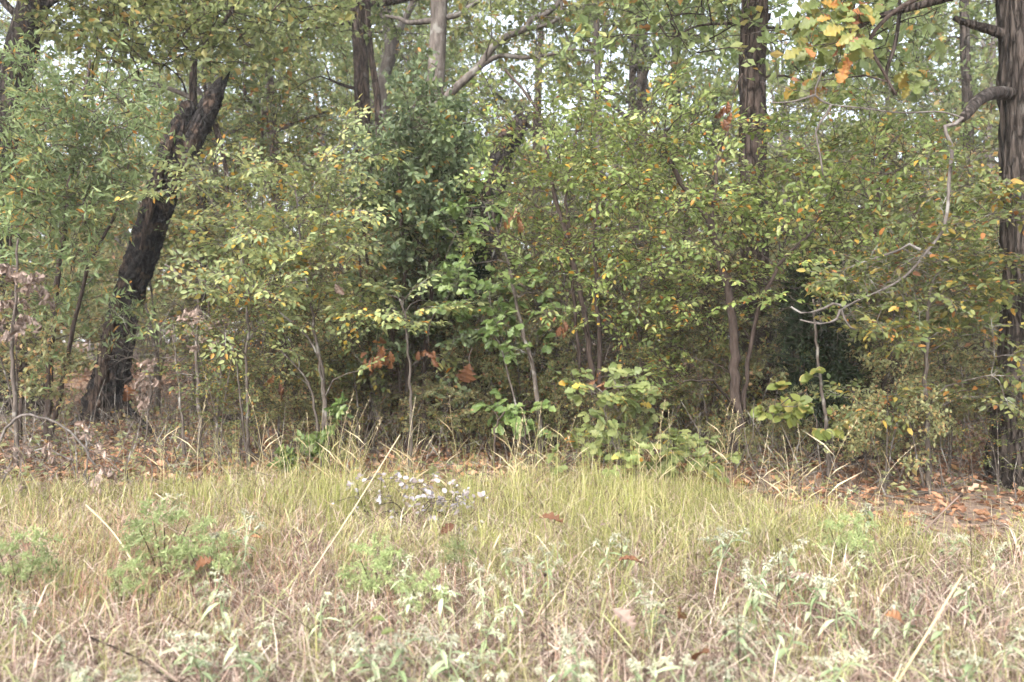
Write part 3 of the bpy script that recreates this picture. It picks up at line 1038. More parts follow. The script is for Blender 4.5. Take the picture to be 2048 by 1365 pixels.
tree('background_oak', 'straight grey trunk with a long crooked limb rising to the right', 14.0,
     [(868, 815), (868, 600), (868, 380), (870, 190), (876, 60), (878, 0), (880, -300)], [48, 42, 38, 35, 32, 32, 22],
     limbs=[([(872, 215), (912, 176), (960, 132), (985, 96), (1012, 74), (1050, 58), (1062, 40), (1092, 28), (1120, 2), (1136, -30)], 18, 9),
            ([(1046, 58), (1080, 54), (1110, 42), (1122, 26), (1124, -10)], 9, 6), ([(958, 134), (1000, 112), (1050, 116), (1100, 110), (1140, 100), (1200, 102)], 11, 4),
            ([(872, 40), (820, 46), (800, 38), (770, 32)], 12, 6), ([(876, 36), (910, 32), (932, 18), (960, 0), (985, -20)], 12, 7)],
     crown=[(900, -160, 260, 130), (1080, 30, 150, 90, 0.35)], n=120, seed=27, bark='bark_grey', lmat='canopy_b')
tree('background_sapling', 'thin upright grey stem right of the crooked limb', 15.0, [(1196, 800), (1197, 500), (1196, 185), (1193, 80), (1192, 0), (1190, -200)], [16, 15, 13, 12, 12, 9], seed=28, bark='bark_grey', sides=12, flare=0.2,
     crown=[(1190, -20, 150, 120), (1280, 80, 120, 80)], n=95)
tree('oak_tree', 'thick brown trunk with a round knot, rising behind the right-hand thicket', 10.2,
     [(1518, 880), (1516, 760), (1510, 600), (1506, 400), (1505, 170), (1508, 80), (1510, 0), (1512, -350)], [72, 62, 58, 54, 52, 52, 52, 38],
     limbs=[([(1528, 36), (1536, 34), (1540, 34)], 17, 15), ([(1490, 48), (1440, 48), (1390, 54), (1340, 80)], 7, 3), ([(1530, 56), (1580, 54), (1620, 40)], 6, 3)],
     crown=[(1500, -240, 320, 190), (1360, 40, 130, 80, 0.7), (1640, 80, 130, 100, 0.8)], n=180, seed=29, bark='bark_red', sides=44, ridge=0.12)
tree('background_oak', 'dark far trunk between the thin stem and the knotted trunk', 24.0, [(1282, 760), (1284, 400), (1284, 130), (1283, 0), (1280, -200)], [28, 24, 22, 20, 14], seed=30,
     crown=[(1300, -60, 190, 130), (1380, 60, 90, 70)], n=70, bark='bark', lmat='canopy')
tree('background_oak', 'dark far trunk half lost in leaves near the knotted trunk', 26.0, [(1352, 756), (1352, 400), (1352, 110), (1350, 0), (1345, -200)], [24, 22, 20, 18, 12], seed=31,
     crown=[(1400, -10, 170, 140)], n=80, bark='bark')
tree('background_oak', 'slim far trunk showing just left of the right tree', 17.0, [(1942, 790), (1940, 500), (1936, 240), (1930, 80), (1928, 0), (1920, -200)], [24, 22, 20, 18, 17, 12], seed=32,
     crown=[(1880, 40, 150, 100), (1830, 170, 90, 60), (1960, 210, 70, 60)], n=90, bark='bark')


# ------------------------------------------------------------------ the charred snags
def snag():
    D = 11.8
    root = thing('charred_snag', 'blackened broken tree trunk leaning to the right with a jagged top', 'dead tree', on_ground(212, D))
    a = Acc()
    path = [(208, 862), (222, 770), (240, 660), (268, 560), (298, 470), (330, 365), (358, 285), (382, 215)]
    pts = px_path(path, D)
    pts[0, 2] -= 0.1
    bark_tube(a, pts, np.array([80, 68, 58, 54, 56, 58, 54, 40]) * 0.5 * D / FPX, sides=90, step=0.022, ridge=0.22, seed=41, flare=0.55, jag=0.12, nu=22, fv=6)
    part('trunk', a, M['char'], root)
    a = Acc()
    pts = px_path([(372, 330, -0.05), (396, 262, -0.1), (420, 210, -0.12), (438, 178, -0.12), (450, 156, -0.12)], D, False)
    bark_tube(a, pts, np.array([34, 40, 38, 30, 16]) * 0.5 * D / FPX, sides=64, step=0.02, ridge=0.24, seed=42, jag=0.16, nu=15, fv=7)
    part('broken_prong', a, M['char'], root)
    a = Acc()
    pts = px_path([(186, 850, -0.16), (204, 760, -0.2), (216, 680, -0.22), (238, 600, -0.22)], D, False)
    bark_tube(a, pts, np.array([36, 28, 20, 10]) * 0.5 * D / FPX, sides=30, step=0.04, ridge=0.16, seed=43, nu=9)
    part('bark_slab', a, M['bark_brown'], root, label='brown weathered bark left on the lower trunk')
    a = Acc()
    pts = px_path([(283, 500, -0.2), (300, 420, -0.24), (322, 340, -0.25), (346, 268, -0.2), (356, 240, -0.18)], D, False)
    bark_tube(a, pts, np.array([8, 14, 16, 13, 6]) * 0.5 * D / FPX, sides=26, step=0.04, ridge=0.2, seed=44, nu=9)
    part('bark_slab', a, M['bark_brown'], root, label='brown bark strip left on the upper trunk')
    a = Acc()
    bark_tube(a, px_path([(430, 250), (438, 285), (450, 330), (455, 400)], D, False), np.array([10, 9, 8, 5]) * 0.5 * D / FPX, sides=10, ridge=0.1, seed=45, nu=6)
    part('broken_branch', a, M['bark_brown'], root)


snag()


def snag2():
    D = 12.5
    root = thing('charred_snag', 'short charred stub showing black through the leaves at the centre', 'dead tree', on_ground(955, D))
    a = Acc()
    pts = px_path([(955, 830), (965, 650), (980, 450), (1000, 320), (1030, 262), (1052, 232)], D)
    bark_tube(a, pts, np.array([60, 50, 46, 46, 44, 24]) * 0.5 * D / FPX, sides=34, step=0.05, ridge=0.2, seed=46, flare=0.4, jag=0.15)
    part('trunk', a, M['char'], root)


snag2()


def log(name, label, path, D, w0, w1, mat, seed, sink=0.3):
    pts = px_path(path, D, False)
    L = np.linalg.norm(pts[-1] - pts[0])
    r = np.linspace(w0, w1, len(pts)) * 0.5 * D / FPX
    root = thing(name, label, 'log', pts[0])
    a = Acc()
    # closed at both ends: run a short cone back into the log
    p2 = np.vstack([pts[0], pts])
    r2 = np.r_[0.004, r]
    p2[0] += (pts[1] - pts[0]) * 0.01
    bark_tube(a, p2, r2, sides=18, step=0.05, ridge=0.15, seed=seed, nu=8)
    part('trunk', a, M[mat], root)
    return root


log('fallen_log', 'long grey fallen log lying far back between the saplings', [(425, 748), (520, 744), (620, 742), (712, 741)], 27.0, 20, 16, 'bark', 51)
log('fallen_log', 'pale fallen log glimpsed far back near the right tree', [(1880, 752), (1940, 748), (2010, 746)], 24.0, 16, 12, 'bark_grey', 52)
log('fallen_log', 'short dark log lying in the litter behind the grass', [(1000, 905), (1040, 893), (1090, 888), (1120, 884)], depth_at(1050, 903), 26, 18, 'bark', 53)
log('fallen_branch', 'black burnt branch lying at the foot of the charred snag', [(248, 812), (280, 842), (310, 872), (335, 900)], depth_at(300, 885), 13, 9, 'char', 54)
log('fallen_branch', 'charred log end beside the pale saplings', [(400, 850), (440, 842), (480, 838), (512, 840)], depth_at(460, 852), 14, 30, 'char', 55)
log('fallen_branch', 'crooked dark branch on the litter near the right tree', [(1685, 935), (1715, 915), (1745, 918), (1762, 905), (1776, 897)], depth_at(1730, 930), 12, 5, 'bark', 56)
log('fallen_branch', 'dark slanting branch behind the seedling oak', [(1280, 862), (1310, 850), (1330, 830), (1345, 812)], depth_at(1300, 880), 20, 9, 'bark', 57)

# ------------------------------------------------------------------ the front thicket
plant('elm_shrub', 'broad spreading elm shrub with a dark crooked stem, right of centre', 'shrub', 8.1,
      [([(1472, 940), (1472, 800), (1468, 680), (1462, 610), (1442, 530), (1420, 450), (1372, 380), (1330, 300), (1330, 270)], 25, 8),
       ([(1474, 930, 0.05), (1466, 620, 0.05), (1446, 540), (1428, 440), (1430, 380), (1440, 300), (1470, 240)], 14, 5),
       ([(1478, 920, 0.1), (1500, 700, 0.1), (1540, 560), (1620, 470), (1760, 400)], 12, 4)],
      [(1480, 480, 260, 150, 1.3), (1380, 350, 250, 130), (1640, 440, 240, 130), (1700, 330, 170, 100, 0.8), (1330, 620, 160, 80, 0.7), (1500, 590, 170, 70), (1560, 250, 200, 90, .7), (1330, 720, 90, 60, .4), (1250, 210, 120, 60, .6)], 260, lmat='elm', lsize=0.063, slen=0.36, tilt=0.5, flat=0.6,
      bmat='bark_twig', seed=61, single=280, depth=1.1)
plant('elm_shrub', 'slender many-stemmed elm shrub at the centre reaching above the others', 'shrub', 8.6,
      [([(1188, 900), (1186, 780), (1172, 650), (1150, 540), (1120, 430), (1100, 340), (1088, 260), (1060, 200), (1010, 140)], 15, 5),
       ([(1196, 900), (1200, 700), (1188, 520), (1192, 440), (1196, 390)], 13, 6), ([(1172, 650, 0), (1140, 480), (1130, 400), (1150, 280), (1165, 170)], 9, 4)],
      [(1130, 330, 190, 110, 1.2), (1080, 430, 170, 100), (1230, 280, 170, 100), (1240, 420, 170, 130), (1180, 560, 150, 90, .8), (1030, 240, 110, 70, .7), (1260, 620, 150, 90, .7), (1170, 740, 130, 70, .4)], 225, lmat='elm', lsize=0.062, slen=0.36, tilt=0.5, flat=0.6,
      bmat='bark_twig', seed=62, single=260, depth=1.1)
plant('elm_sapling', 'pale-leaved elm sapling with forked lichen-grey stems, left of centre', 'shrub', 7.8,
      [([(655, 960), (652, 840), (645, 760), (630, 660), (612, 560), (600, 470), (590, 380)], 9, 3), ([(652, 830), (640, 730), (600, 660), (560, 625), (490, 590)], 7, 3), ([(650, 850), (620, 780), (580, 720), (560, 700)], 7, 3)],
      [(600, 430, 100, 100, 1.2), (540, 390, 70, 70), (620, 520, 100, 80), (540, 500, 70, 70, .8), (610, 620, 90, 50, .6), (660, 400, 70, 80), (440, 350, 40, 20, 0.9), (470, 420, 40, 30, .8), (640, 720, 110, 70, .35), (700, 300, 60, 60, .6), (350, 370, 60, 40, .6)], 155, lmat='elm_pale', lsize=0.062, slen=0.34, tilt=0.5, flat=0.6, seed=63, single=280, depth=0.7)
plant('elm_sapling', 'straight grey sapling with mostly bare lower twigs left of the forked one', 'shrub', 7.6,
      [([(498, 985), (497, 880), (494, 760), (494, 640), (488, 540), (470, 440)], 8, 3), ([(496, 800), (470, 720), (430, 650), (400, 620)], 5, 2)],
      [(430, 560, 40, 30, .9), (510, 560, 80, 50), (470, 470, 50, 40, .8), (500, 640, 80, 40, .4)], 54, lmat='elm_pale', lsize=0.066, slen=0.32, tilt=0.5, seed=64, single=160, depth=0.5)
plant('dark_oak_shrub', 'dense dark green oak shrub at the centre left', 'shrub', 8.7,
      [([(820, 930), (818, 800), (812, 640), (806, 500), (800, 380), (790, 260)], 13, 5), ([(846, 920), (848, 760), (860, 600), (880, 480), (880, 360)], 12, 5), ([(818, 800), (780, 640), (740, 540), (720, 420)], 9, 4)],
      [(828, 420, 62, 130, 1.5), (810, 270, 65, 80), (850, 300, 60, 110), (790, 380, 50, 90, .8), (835, 580, 75, 90, 1.1), (850, 200, 50, 50, .7), (820, 700, 90, 60, .5)], 210, kind='bushy', lmat='dark', shape='oak_lite', lsize=0.074,
      slen=0.34, seed=65, face=0.25, single=200, bmat='bark_twig', depth=0.7)
plant('yellow_elm_spray', 'low elm sapling with bright yellow-green sprays before the dark oak shrub', 'shrub', 7.7,
      [([(820, 950), (822, 820), (816, 700), (812, 640), (800, 600)], 8, 4)], [(800, 625, 90, 36, 1.5), (870, 690, 60, 40, .4), (740, 600, 60, 36)], 30, lmat='elm_pale', lsize=0.075, slen=0.34, seed=66, single=160, depth=0.35)
plant('oak_sapling', 'bright green lobed-leaf oak sapling right of the dark oak shrub', 'shrub', 8.0,
      [([(1080, 930), (1078, 840), (1062, 720), (1040, 640), (1020, 540), (990, 450), (985, 400)], 12, 4), ([(1060, 700), (1000, 690), (950, 660)], 6, 3)],
      [(985, 560, 80, 110, 1.2), (960, 690, 80, 50), (1040, 640, 70, 70), (960, 460, 60, 60)], 34, kind='cluster', shape='oak', lmat='oak', lsize=0.10, slen=0.26, seed=67, single=280, depth=0.45, face=0.4)
plant('oak_seedling', 'small bright green oak seedling low over the litter at the centre', 'shrub', 7.7,
      [([(985, 905), (990, 868), (1000, 835), (1010, 822)], 6, 3), ([(1055, 900), (1050, 868), (1044, 840)], 5, 3)], [(1010, 822, 62, 22)], 7, kind='cluster', shape='oak', lmat='oak', lsize=0.12, slen=0.15, seed=68, single=160, depth=0.2, face=0.4, bmat='bark_twig')
plant('oak_seedling', 'pale green oak bush with lobed leaves at the grass edge', 'shrub', 7.3,
      [([(1240, 985), (1236, 930), (1225, 880), (1210, 810)], 7, 3), ([(1320, 985), (1326, 940), (1340, 900)], 6, 3), ([(1200, 985), (1190, 940), (1180, 910)], 5, 3)],
      [(1230, 820, 60, 60, .9), (1300, 910, 100, 45, 1.3), (1200, 920, 70, 45), (1370, 930, 60, 40)], 42, kind='cluster', shape='oak', lmat='oak_pale', lsize=0.10, slen=0.22, seed=69, single=290, depth=0.35, face=0.4)
plant('big_leaf_sapling', 'slim sapling with big round yellow-green leaves before the dark cedar', 'shrub', 7.2,
      [([(1660, 1000), (1656, 900), (1650, 840), (1640, 760), (1632, 660), (1626, 600)], 10, 4), ([(1650, 860), (1620, 800), (1580, 800), (1545, 820)], 4, 2)],
      [(1590, 800, 55, 26, 1.5), (1600, 760, 40, 20), (1660, 845, 32, 16, 1.6), (1570, 825, 40, 14), (1620, 700, 50, 40, .4)], 9, kind='cluster', shape='round', lmat='round', lsize=0.088, slen=0.12, seed=70, single=90, depth=0.2, face=0.6)
plant('elm_sapling', 'thin right-hand sapling with orange-tinged flat sprays', 'shrub', 6.8,
      [([(1858, 985), (1856, 860), (1850, 760), (1856, 650), (1862, 580), (1900, 500)], 12, 5), ([(1856, 840), (1800, 800), (1740, 810)], 5, 2)],
      [(1800, 670, 130, 40), (1800, 800, 130, 30, .9), (1760, 590, 110, 60), (1900, 560, 110, 60, .9), (1940, 440, 90, 90), (1780, 500, 100, 60, .7), (2000, 620, 60, 110, .8), (1990, 800, 50, 60, .4), (2010, 400, 40, 60, .4)], 160, lmat='elm_warm', lsize=0.062, slen=0.32, tilt=0.4, seed=71, single=240, depth=0.6)
plant('willow_oak', 'tall narrow-leaved green tree filling the upper left', 'tree', 9.6,
      [([(95, 900), (98, 760), (110, 600), (130, 450), (150, 300), (170, 200), (180, 120)], 15, 5), ([(40, 890), (40, 700), (20, 520), (30, 400)], 9, 4), ([(98, 740), (170, 560), (230, 430), (260, 320)], 11, 4)],
      [(140, 310, 130, 100, 1.2), (80, 440, 140, 110), (170, 400, 60, 80), (150, 520, 50, 60, .7), (60, 560, 90, 60, .6), (170, 220, 110, 70), (60, 200, 70, 90, .6), (205, 300, 50, 60), (100, 650, 110, 60, .4), (230, 640, 40, 60, .3)], 260, kind='bushy', shape='narrow', lmat='narrow', lsize=0.105, slen=0.46,
      seed=72, single=200, depth=1.0, wid=1.1, bmat='bark_twig')
plant('cedar', 'dark almost black young cedar behind the big-leaf sapling', 'tree', 8.6,
      [([(1640, 905), (1638, 760), (1640, 600), (1640, 500)], 22, 8)], [(1632, 620, 40, 70, 1.2), (1632, 730, 48, 80), (1640, 820, 40, 60)], 130, kind='needle', shape='needle', lmat='cedar', lsize=0.09, slen=0.33, seed=73, depth=0.4, bmat='bark_twig')
plant('cedar', 'dark young cedar buried inside the dark oak shrub', 'tree', 10.3,
      [([(870, 905), (872, 700), (876, 480), (878, 280)], 22, 6)], [(870, 560, 80, 80, 1.2), (874, 430, 70, 90), (876, 300, 40, 60), (860, 680, 60, 60, .5)], 170, kind='needle', shape='needle', lmat='cedar', lsize=0.10, slen=0.36, seed=74, depth=0.5, bmat='bark_twig')
plant('elm_shrub', 'yellowing elm shrub in the gap before the right-hand trunk', 'shrub', 9.2,
      [([(1770, 920), (1765, 700), (1750, 500), (1760, 350), (1800, 260)], 12, 4), ([(1765, 700), (1830, 520), (1900, 400)], 7, 3)],
      [(1800, 380, 170, 130), (1900, 330, 110, 110), (1700, 250, 150, 80), (1840, 520, 140, 80, .7), (1920, 480, 90, 120, .7)], 120, lmat='elm', lsize=0.062, slen=0.36, tilt=0.5, flat=0.6, seed=75, single=120, depth=0.8, bmat='bark_twig')
plant('leafy_seedling', 'small fresh green plant at the wood edge, left of centre', 'plant', 7.4, [([(620, 960), (620, 930), (618, 905)], 4, 2), ([(640, 955), (642, 925)], 3, 2)], [(618, 905, 36, 18), (655, 830, 20, 30, .5)], 7, kind='bushy', shape='elm', lmat='oak', lsize=0.08, slen=0.16, seed=76, single=150, depth=0.15)

# orange and green oak leaves hanging from the right tree's upper limb
def bough():
    """a bough of the right tree, grown as its own piece: big turning oak leaves"""
    D = 6.9
    rng = np.random.default_rng(77)
    root = thing('oak_bough', 'oak bough of big yellow-green and orange leaves hanging in from the top', 'branch', P(2034, -60, 7.2))
    main = px_path([(2034, -60, 0.3), (1960, -50, 0.1), (1880, -20), (1810, 10), (1760, 50), (1740, 90), (1770, 150), (1792, 190)], D, False)
    a = Acc()
    r = np.linspace(16, 5, len(main)) * 0.5 * D / FPX
    tube(a, spline(main, 30), np.interp(np.linspace(0, 1, 30), np.linspace(0, 1, len(r)), r), 7)
    part('branch', a, M['bark_twig'], root)
    T = region_targets([(1730, 65, 95, 40, 1.2), (1785, 180, 36, 50, 1.6), (1650, 125, 35, 40, .9), (1680, 30, 80, 30, 1)], 20, D, 0.35, rng)
    acc, (pos, d, nr, sz) = grow([main], [r], T, 'cluster', 0.2, 0.15, rng)
    part('branches', acc, M['bark_twig'], root)
    nr = nr * 0.4 + np.array([0, -0.8, 0.1])
    order = np.argsort(rng.random(len(pos)))[:230]
    for i in order:
        leaf_object('oak' if rng.random() < 0.7 else 'oak_curl', M['oak_turn'], root, pos[i], d[i] + np.array([0, 0, -0.5]), nr[i], sz[i])


bough()


# ------------------------------------------------------------------ dead hanging leaves and bare saplings
plant('withered_sapling', 'thin stem at the left edge hung with pale shrivelled leaves', 'sapling', 7.7,
      [([(30, 930), (30, 800), (24, 680), (34, 560), (36, 480)], 11, 4)], [(40, 560, 26, 70, 1.3), (20, 640, 24, 50), (66, 620, 20, 40, .8)], 22, kind='hang', shape='oak_curl', lmat='dead_pale', lsize=0.072, slen=0.18, seed=81, single=200, depth=0.2)
plant('withered_sapling', 'pair of grey stems with shrivelled leaves near the charred snag', 'sapling', 8.3,
      [([(405, 930), (398, 800), (392, 680), (400, 600), (372, 560), (330, 530)], 10, 3), ([(370, 930), (362, 800), (350, 700), (345, 640)], 7, 3), ([(430, 900), (440, 760), (450, 650)], 5, 3)],
      [(405, 650, 22, 50), (435, 670, 16, 40), (305, 720, 16, 50, .8), (290, 780, 26, 40), (350, 650, 12, 30), (500, 720, 20, 20, .4)], 22, kind='hang', shape='oak_curl', lmat='dead_pale', lsize=0.062, slen=0.14, seed=82, single=200, depth=0.4)
plant('withered_sapling', 'low arching bleached branches at the left edge of the grass', 'sapling', 6.6,
      [([(-20, 990), (0, 880), (40, 832), (90, 838), (140, 862), (190, 930)], 7, 4), ([(0, 1000), (20, 930), (80, 900), (150, 920)], 5, 2), ([(170, 980), (175, 900), (180, 850)], 4, 2)],
      [(60, 900, 90, 40, .7), (180, 900, 24, 60, .8), (20, 950, 60, 40)], 16, kind='hang', shape='oak_curl', lmat='dead_pale', lsize=0.055, slen=0.2, seed=83, single=200, depth=0.3, bmat='dry_twig', zmin=0.03)
for k, (x, D, top, lean, lab) in enumerate([
        (560, 8.8, 640, 30, 'bare grey sapling with crossing twigs between the two elm saplings'),
        (720, 8.6, 700, -20, 'bare thin sapling behind the tall grass left of the dark oak shrub'),
        (1120, 9.3, 640, 25, 'bare thin sapling right of the oak sapling'),
        (1290, 9.0, 640, -15, 'bare dark sapling under the many-stemmed elm shrub'),
        (1400, 9.6, 600, 20, 'bare dark sapling beside the crooked elm stem'),
        (1560, 9.0, 640, -10, 'bare sapling just left of the dark cedar'),
        (1730, 8.6, 640, 12, 'bare sapling right of the dark cedar'),
        (1930, 9.0, 600, -25, 'bare sapling in front of the right tree'),
        (290, 9.0, 640, 40, 'bare twiggy sapling before the charred snag'),
        (440, 9.6, 560, -30, 'dark bare sapling with angled twigs behind the pale saplings')]):
    b = on_ground(x, D)
    by = 682.5 + (CAM_Z - b[2]) * FPX / D
    plant('bare_sapling', lab, 'sapling', D, [([(x, by), (x + lean * 0.3, by - 0.5 * (by - top)), (x + lean, top)], 5.5, 2.5)], [(x + lean * 0.6, (by + top) / 2 - 20, 70, 120)], 22, kind='bare', slen=0.5, lsize=0.1,
          seed=90 + k, depth=0.35, bmat='bark_young' if k % 3 else 'bark_twig', thick=0.8, flat=0.8)


def hanging_dead(label, cx, cy, D, n, size, spread, seed, name='dead_leaf_cluster', lm='dead'):
    rng = np.random.default_rng(seed)
    c = P(cx, cy, D)
    root = thing(name, label, 'dead leaves', c, None)
    a = Acc()
    up = np.array([rng.normal(0, 0.05), 0.05, spread * 1.2 + 0.12])
    tube(a, spline(np.array([c + up * 1.6 + [0.05, 0.05, 0], c + up, c + [0, 0, 0.02]]), 8), np.linspace(0.006, 0.003, 8), 4)
    part('twig', a, M['bark_twig'], root)
    for k in range(n):
        p = c + rng.normal(0, 1, 3) * np.array([spread * 0.5, spread * 0.4, spread * 0.6])
        d = np.array([0, 0, -1.0]) + rng.normal(0, 0.35, 3)
        leaf_object('oak' if n == 1 else 'oak_curl', M[lm], root, p + (np.array([0, 0, size * 0.5]) if n == 1 else 0), d, np.array([0.15, -1, 0.1]) + rng.normal(0, 0.05 if n == 1 else 0.5, 3), size * rng.uniform(0.85, 1.1), wid=1.5 if n == 1 else 1.0)


hanging_dead('large single orange-brown oak leaf hanging at the centre above the litter', 946, 752, 7.5, 1, 0.20, 0.03, 101)
hanging_dead('bunch of dark brown dead leaves hanging under the dark oak shrub', 752, 706, 7.9, 16, 0.11, 0.13, 102)
hanging_dead('rusty dead leaf bunch caught high in the right-hand thicket', 1462, 222, 7.2, 6, 0.11, 0.09, 103)
hanging_dead('brown dead leaves caught in the many-stemmed elm shrub', 1128, 650, 8.0, 5, 0.11, 0.09, 104)
hanging_dead('small cluster of orange leaves under the yellow elm spray', 858, 700, 7.5, 6, 0.09, 0.08, 105)
hanging_dead('tan dead leaf dangling among the pale elm leaves', 672, 568, 7.3, 2, 0.10, 0.04, 106, lm='dead_pale')
hanging_dead('orange dead leaf pair on a twig of the bare sapling', 560, 762, 7.6, 3, 0.13, 0.06, 107)
hanging_dead('single tan dead leaf hanging low before the charred snag', 246, 772, 8.6, 2, 0.16, 0.04, 108)
hanging_dead('brown dead leaf bunch in the upper centre leaves', 1030, 428, 7.7, 4, 0.12, 0.07, 109)
hanging_dead('reddish dead leaves in the twigs below the bright oak sapling', 1210, 760, 8.0, 4, 0.11, 0.08, 110)

# ------------------------------------------------------------------ understorey and background woods, built once and copied
def world_targets(n, c, rx, ry, rz, rng, low=0.0):
    out = []
    while len(out) < n:
        v = rng.uniform(-1, 1, 3)
        l = np.linalg.norm(v)
        if l < 1 and (l > 0.45 or rng.random() < 0.35):
            out.append(np.array(c) + v * np.array([rx, ry, rz]))
    return np.array(out)


def proto_shrub(seed, h, w, n, lm, kind, lsize):
    rng = np.random.default_rng(seed)
    root = thing('understorey_shrub', 'x', 'shrub', (0, 0, 0))
    SP, SR = [], []
    for k in range(rng.integers(2, 5)):
        a = rng.uniform(0, 6.28)
        p = np.array([[0, 0, -0.1], [0.12 * math.cos(a), 0.12 * math.sin(a), h * 0.35], [0.35 * w * math.cos(a), 0.35 * w * math.sin(a), h * 0.65], [0.55 * w * math.cos(a), 0.55 * w * math.sin(a), h * 0.9]])
        p = spline(p, 14)
        r = np.linspace(0.028, 0.008, 14)
        t = Acc()
        tube(t, p, r, 6)
        part('stem', t, M['bark_young'], root)
        SP.append(p)
        SR.append(r)
    T = world_targets(n, (0, 0, h * 0.66), w, w, h * 0.42, rng)
    acc, lv = grow(SP, SR, T, kind, 0.55, lsize, rng)
    part('branches', acc, M['bark_twig'], root)
    a = Acc()
    leaf_cloud(a, 'lite', *lv)
    part('foliage', a, M[lm], root, False, 'stuff')
    return root


def proto_tree(seed, h, r, cw, ch, n, lm, bark):
    rng = np.random.default_rng(seed)
    root = thing('background_tree', 'x', 'tree', (0, 0, 0))
    ctl = np.array([[0, 0, -0.2], [rng.normal(0, .1), rng.normal(0, .1), h * 0.3], [rng.normal(0, .25), rng.normal(0, .25), h * 0.65], [rng.normal(0, .4), rng.normal(0, .4), h * 0.95]])
    a = Acc()
    rad = np.array([r * 1.15, r, r * 0.7, r * 0.25])
    bark_tube(a, ctl, rad, sides=16, step=0.15, ridge=0.09, seed=seed, flare=0.5, nu=9)
    part('trunk', a, M[bark], root)
    SP, SR = [ctl[1:]], [rad[1:]]
    for k in range(6):
        az = k * 2.4 + rng.uniform(0, 1)
        z0 = h * rng.uniform(0.35, 0.75)
        o = np.array([np.interp(z0, ctl[:, 2], ctl[:, 0]), np.interp(z0, ctl[:, 2], ctl[:, 1]), z0])
        e = o + np.array([math.cos(az) * cw * 0.7, math.sin(az) * cw * 0.7, h * rng.uniform(0.05, 0.25)])
        mid = (o + e) / 2 + rng.normal(0, 0.25, 3) + np.array([0, 0, -0.1])
        lp = spline(np.array([o, mid, e]), 10)
        lr = np.linspace(r * 0.42, 0.02, 10)
        la = Acc()
        tube(la, lp, lr, 7)
        part('limb', la, M[bark], root)
        SP.append(lp)
        SR.append(lr)
    T = world_targets(n, (0, 0, h - ch * 0.75), cw, cw, ch, rng)
    acc, lv = grow(SP, SR, T, 'bushy', 0.95, 0.16, rng, rise=0.2, rmax=0.05, thick=1.8, sides=3)
    part('branches', acc, M[bark], root)
    a = Acc()
    leaf_cloud(a, 'lite', *lv)
    part('crown', a, M[lm], root, False)
    return root


PS = [remember(proto_shrub(201, 3.3, 1.2, 75, 'under', 'elm', 0.10)), remember(proto_shrub(202, 2.5, 1.1, 60, 'under', 'bushy', 0.10)),
      remember(proto_shrub(203, 4.4, 1.4, 90, 'elm_warm', 'open', 0.10)), remember(proto_shrub(204, 3.8, 1.3, 80, 'under', 'bushy', 0.11))]
PT = [remember(proto_tree(211, 11.0, 0.17, 2.9, 3.8, 140, 'canopy', 'bark')), remember(proto_tree(212, 13.0, 0.2, 3.2, 4.6, 160, 'canopy_b', 'bark_red')),
      remember(proto_tree(213, 9.0, 0.12, 2.3, 3.4, 110, 'canopy_b', 'bark_grey')), remember(proto_tree(214, 12.0, 0.16, 2.6, 4.6, 150, 'canopy', 'bark_grey'))]

rng = np.random.default_rng(300)
MARKS = [(110, 'the left edge'), (290, 'the charred snag'), (520, 'the straight grey sapling'), (700, 'the forked grey sapling'), (900, 'the dark oak shrub'), (1080, 'the bright oak sapling'), (1300, 'the many-stemmed elm'),
         (1520, 'the crooked-stemmed elm'), (1740, 'the dark cedar'), (1930, 'the orange-tinged sapling'), (9999, 'the right tree')]
ORD = ['first', 'second', 'third', 'fourth', 'fifth', 'sixth', 'seventh', 'eighth', 'ninth', 'tenth', 'eleventh', 'twelfth', 'thirteenth', 'fourteenth']


def name_each(items, what, rel, rows):
    """labels that single out: by the landmark in line with it, its row in depth, then its order from the left"""
    cells = {}
    for o, px, D in items:
        m = next(t for lim, t in MARKS if px < lim)
        r = next(t for lim, t in rows if D < lim)
        cells.setdefault((m, r), []).append((px, o))
    for (m, r), lst in cells.items():
        lst.sort(key=lambda t: t[0])
        for k, (_, o) in enumerate(lst):
            o["label"] = f"{what} {r} {rel} {m}" + (f", {ORD[k]} from left" if len(lst) > 1 else "")



def place(protos, spots, what, rows, group):
    used = set()
    items = []
    for k, (px, D, v, s) in enumerate(spots):
        if (D < 12.2 and 40 < px < 430) or (8.9 < D < 10.4 and 1440 < px < 1580):      # the ground before the charred snag and the knotted trunk is open
            continue
        b = on_ground(px, D)
        pr = protos[v]
        o = pr if v not in used else copy_tree(pr)
        used.add(v)
        o.location = tuple(b)
        o.rotation_euler = (0, 0, float(rng.uniform(0, 6.28)))
        o.scale = (s, s, s * float(rng.uniform(0.9, 1.15)))
        items.append((o, px, D))
        o["group"] = group
    name_each(items, what, 'behind', rows)


shr = []
for px in np.arange(-160, 2240, 230):
    shr.append((px + rng.uniform(-50, 50), rng.uniform(11.5, 13.5), int(rng.integers(4)), rng.uniform(0.8, 1.05)))
for px in np.arange(-200, 2300, 165):
    shr.append((px + rng.uniform(-50, 50), rng.uniform(14.5, 18), int(rng.integers(4)), rng.uniform(0.9, 1.2)))
for px in np.arange(-200, 2300, 100):
    shr.append((px + rng.uniform(-50, 50), rng.uniform(20, 27), int(rng.integers(4)), rng.uniform(1.0, 1.4)))
for px in np.arange(-60, 2140, 62):
    shr.append((px + rng.uniform(-45, 45), rng.uniform(8.6, 13.0), int(rng.integers(4)), rng.uniform(0.32, 0.62)))
for px in np.arange(430, 2080, 62):
    D = 7.5 + 1.6 * rng.random() - 1.0 * float(sstep(1500, 1900, px))
    shr.append((px + rng.uniform(-25, 25), D, int(rng.integers(4)), rng.uniform(0.16, 0.36)))
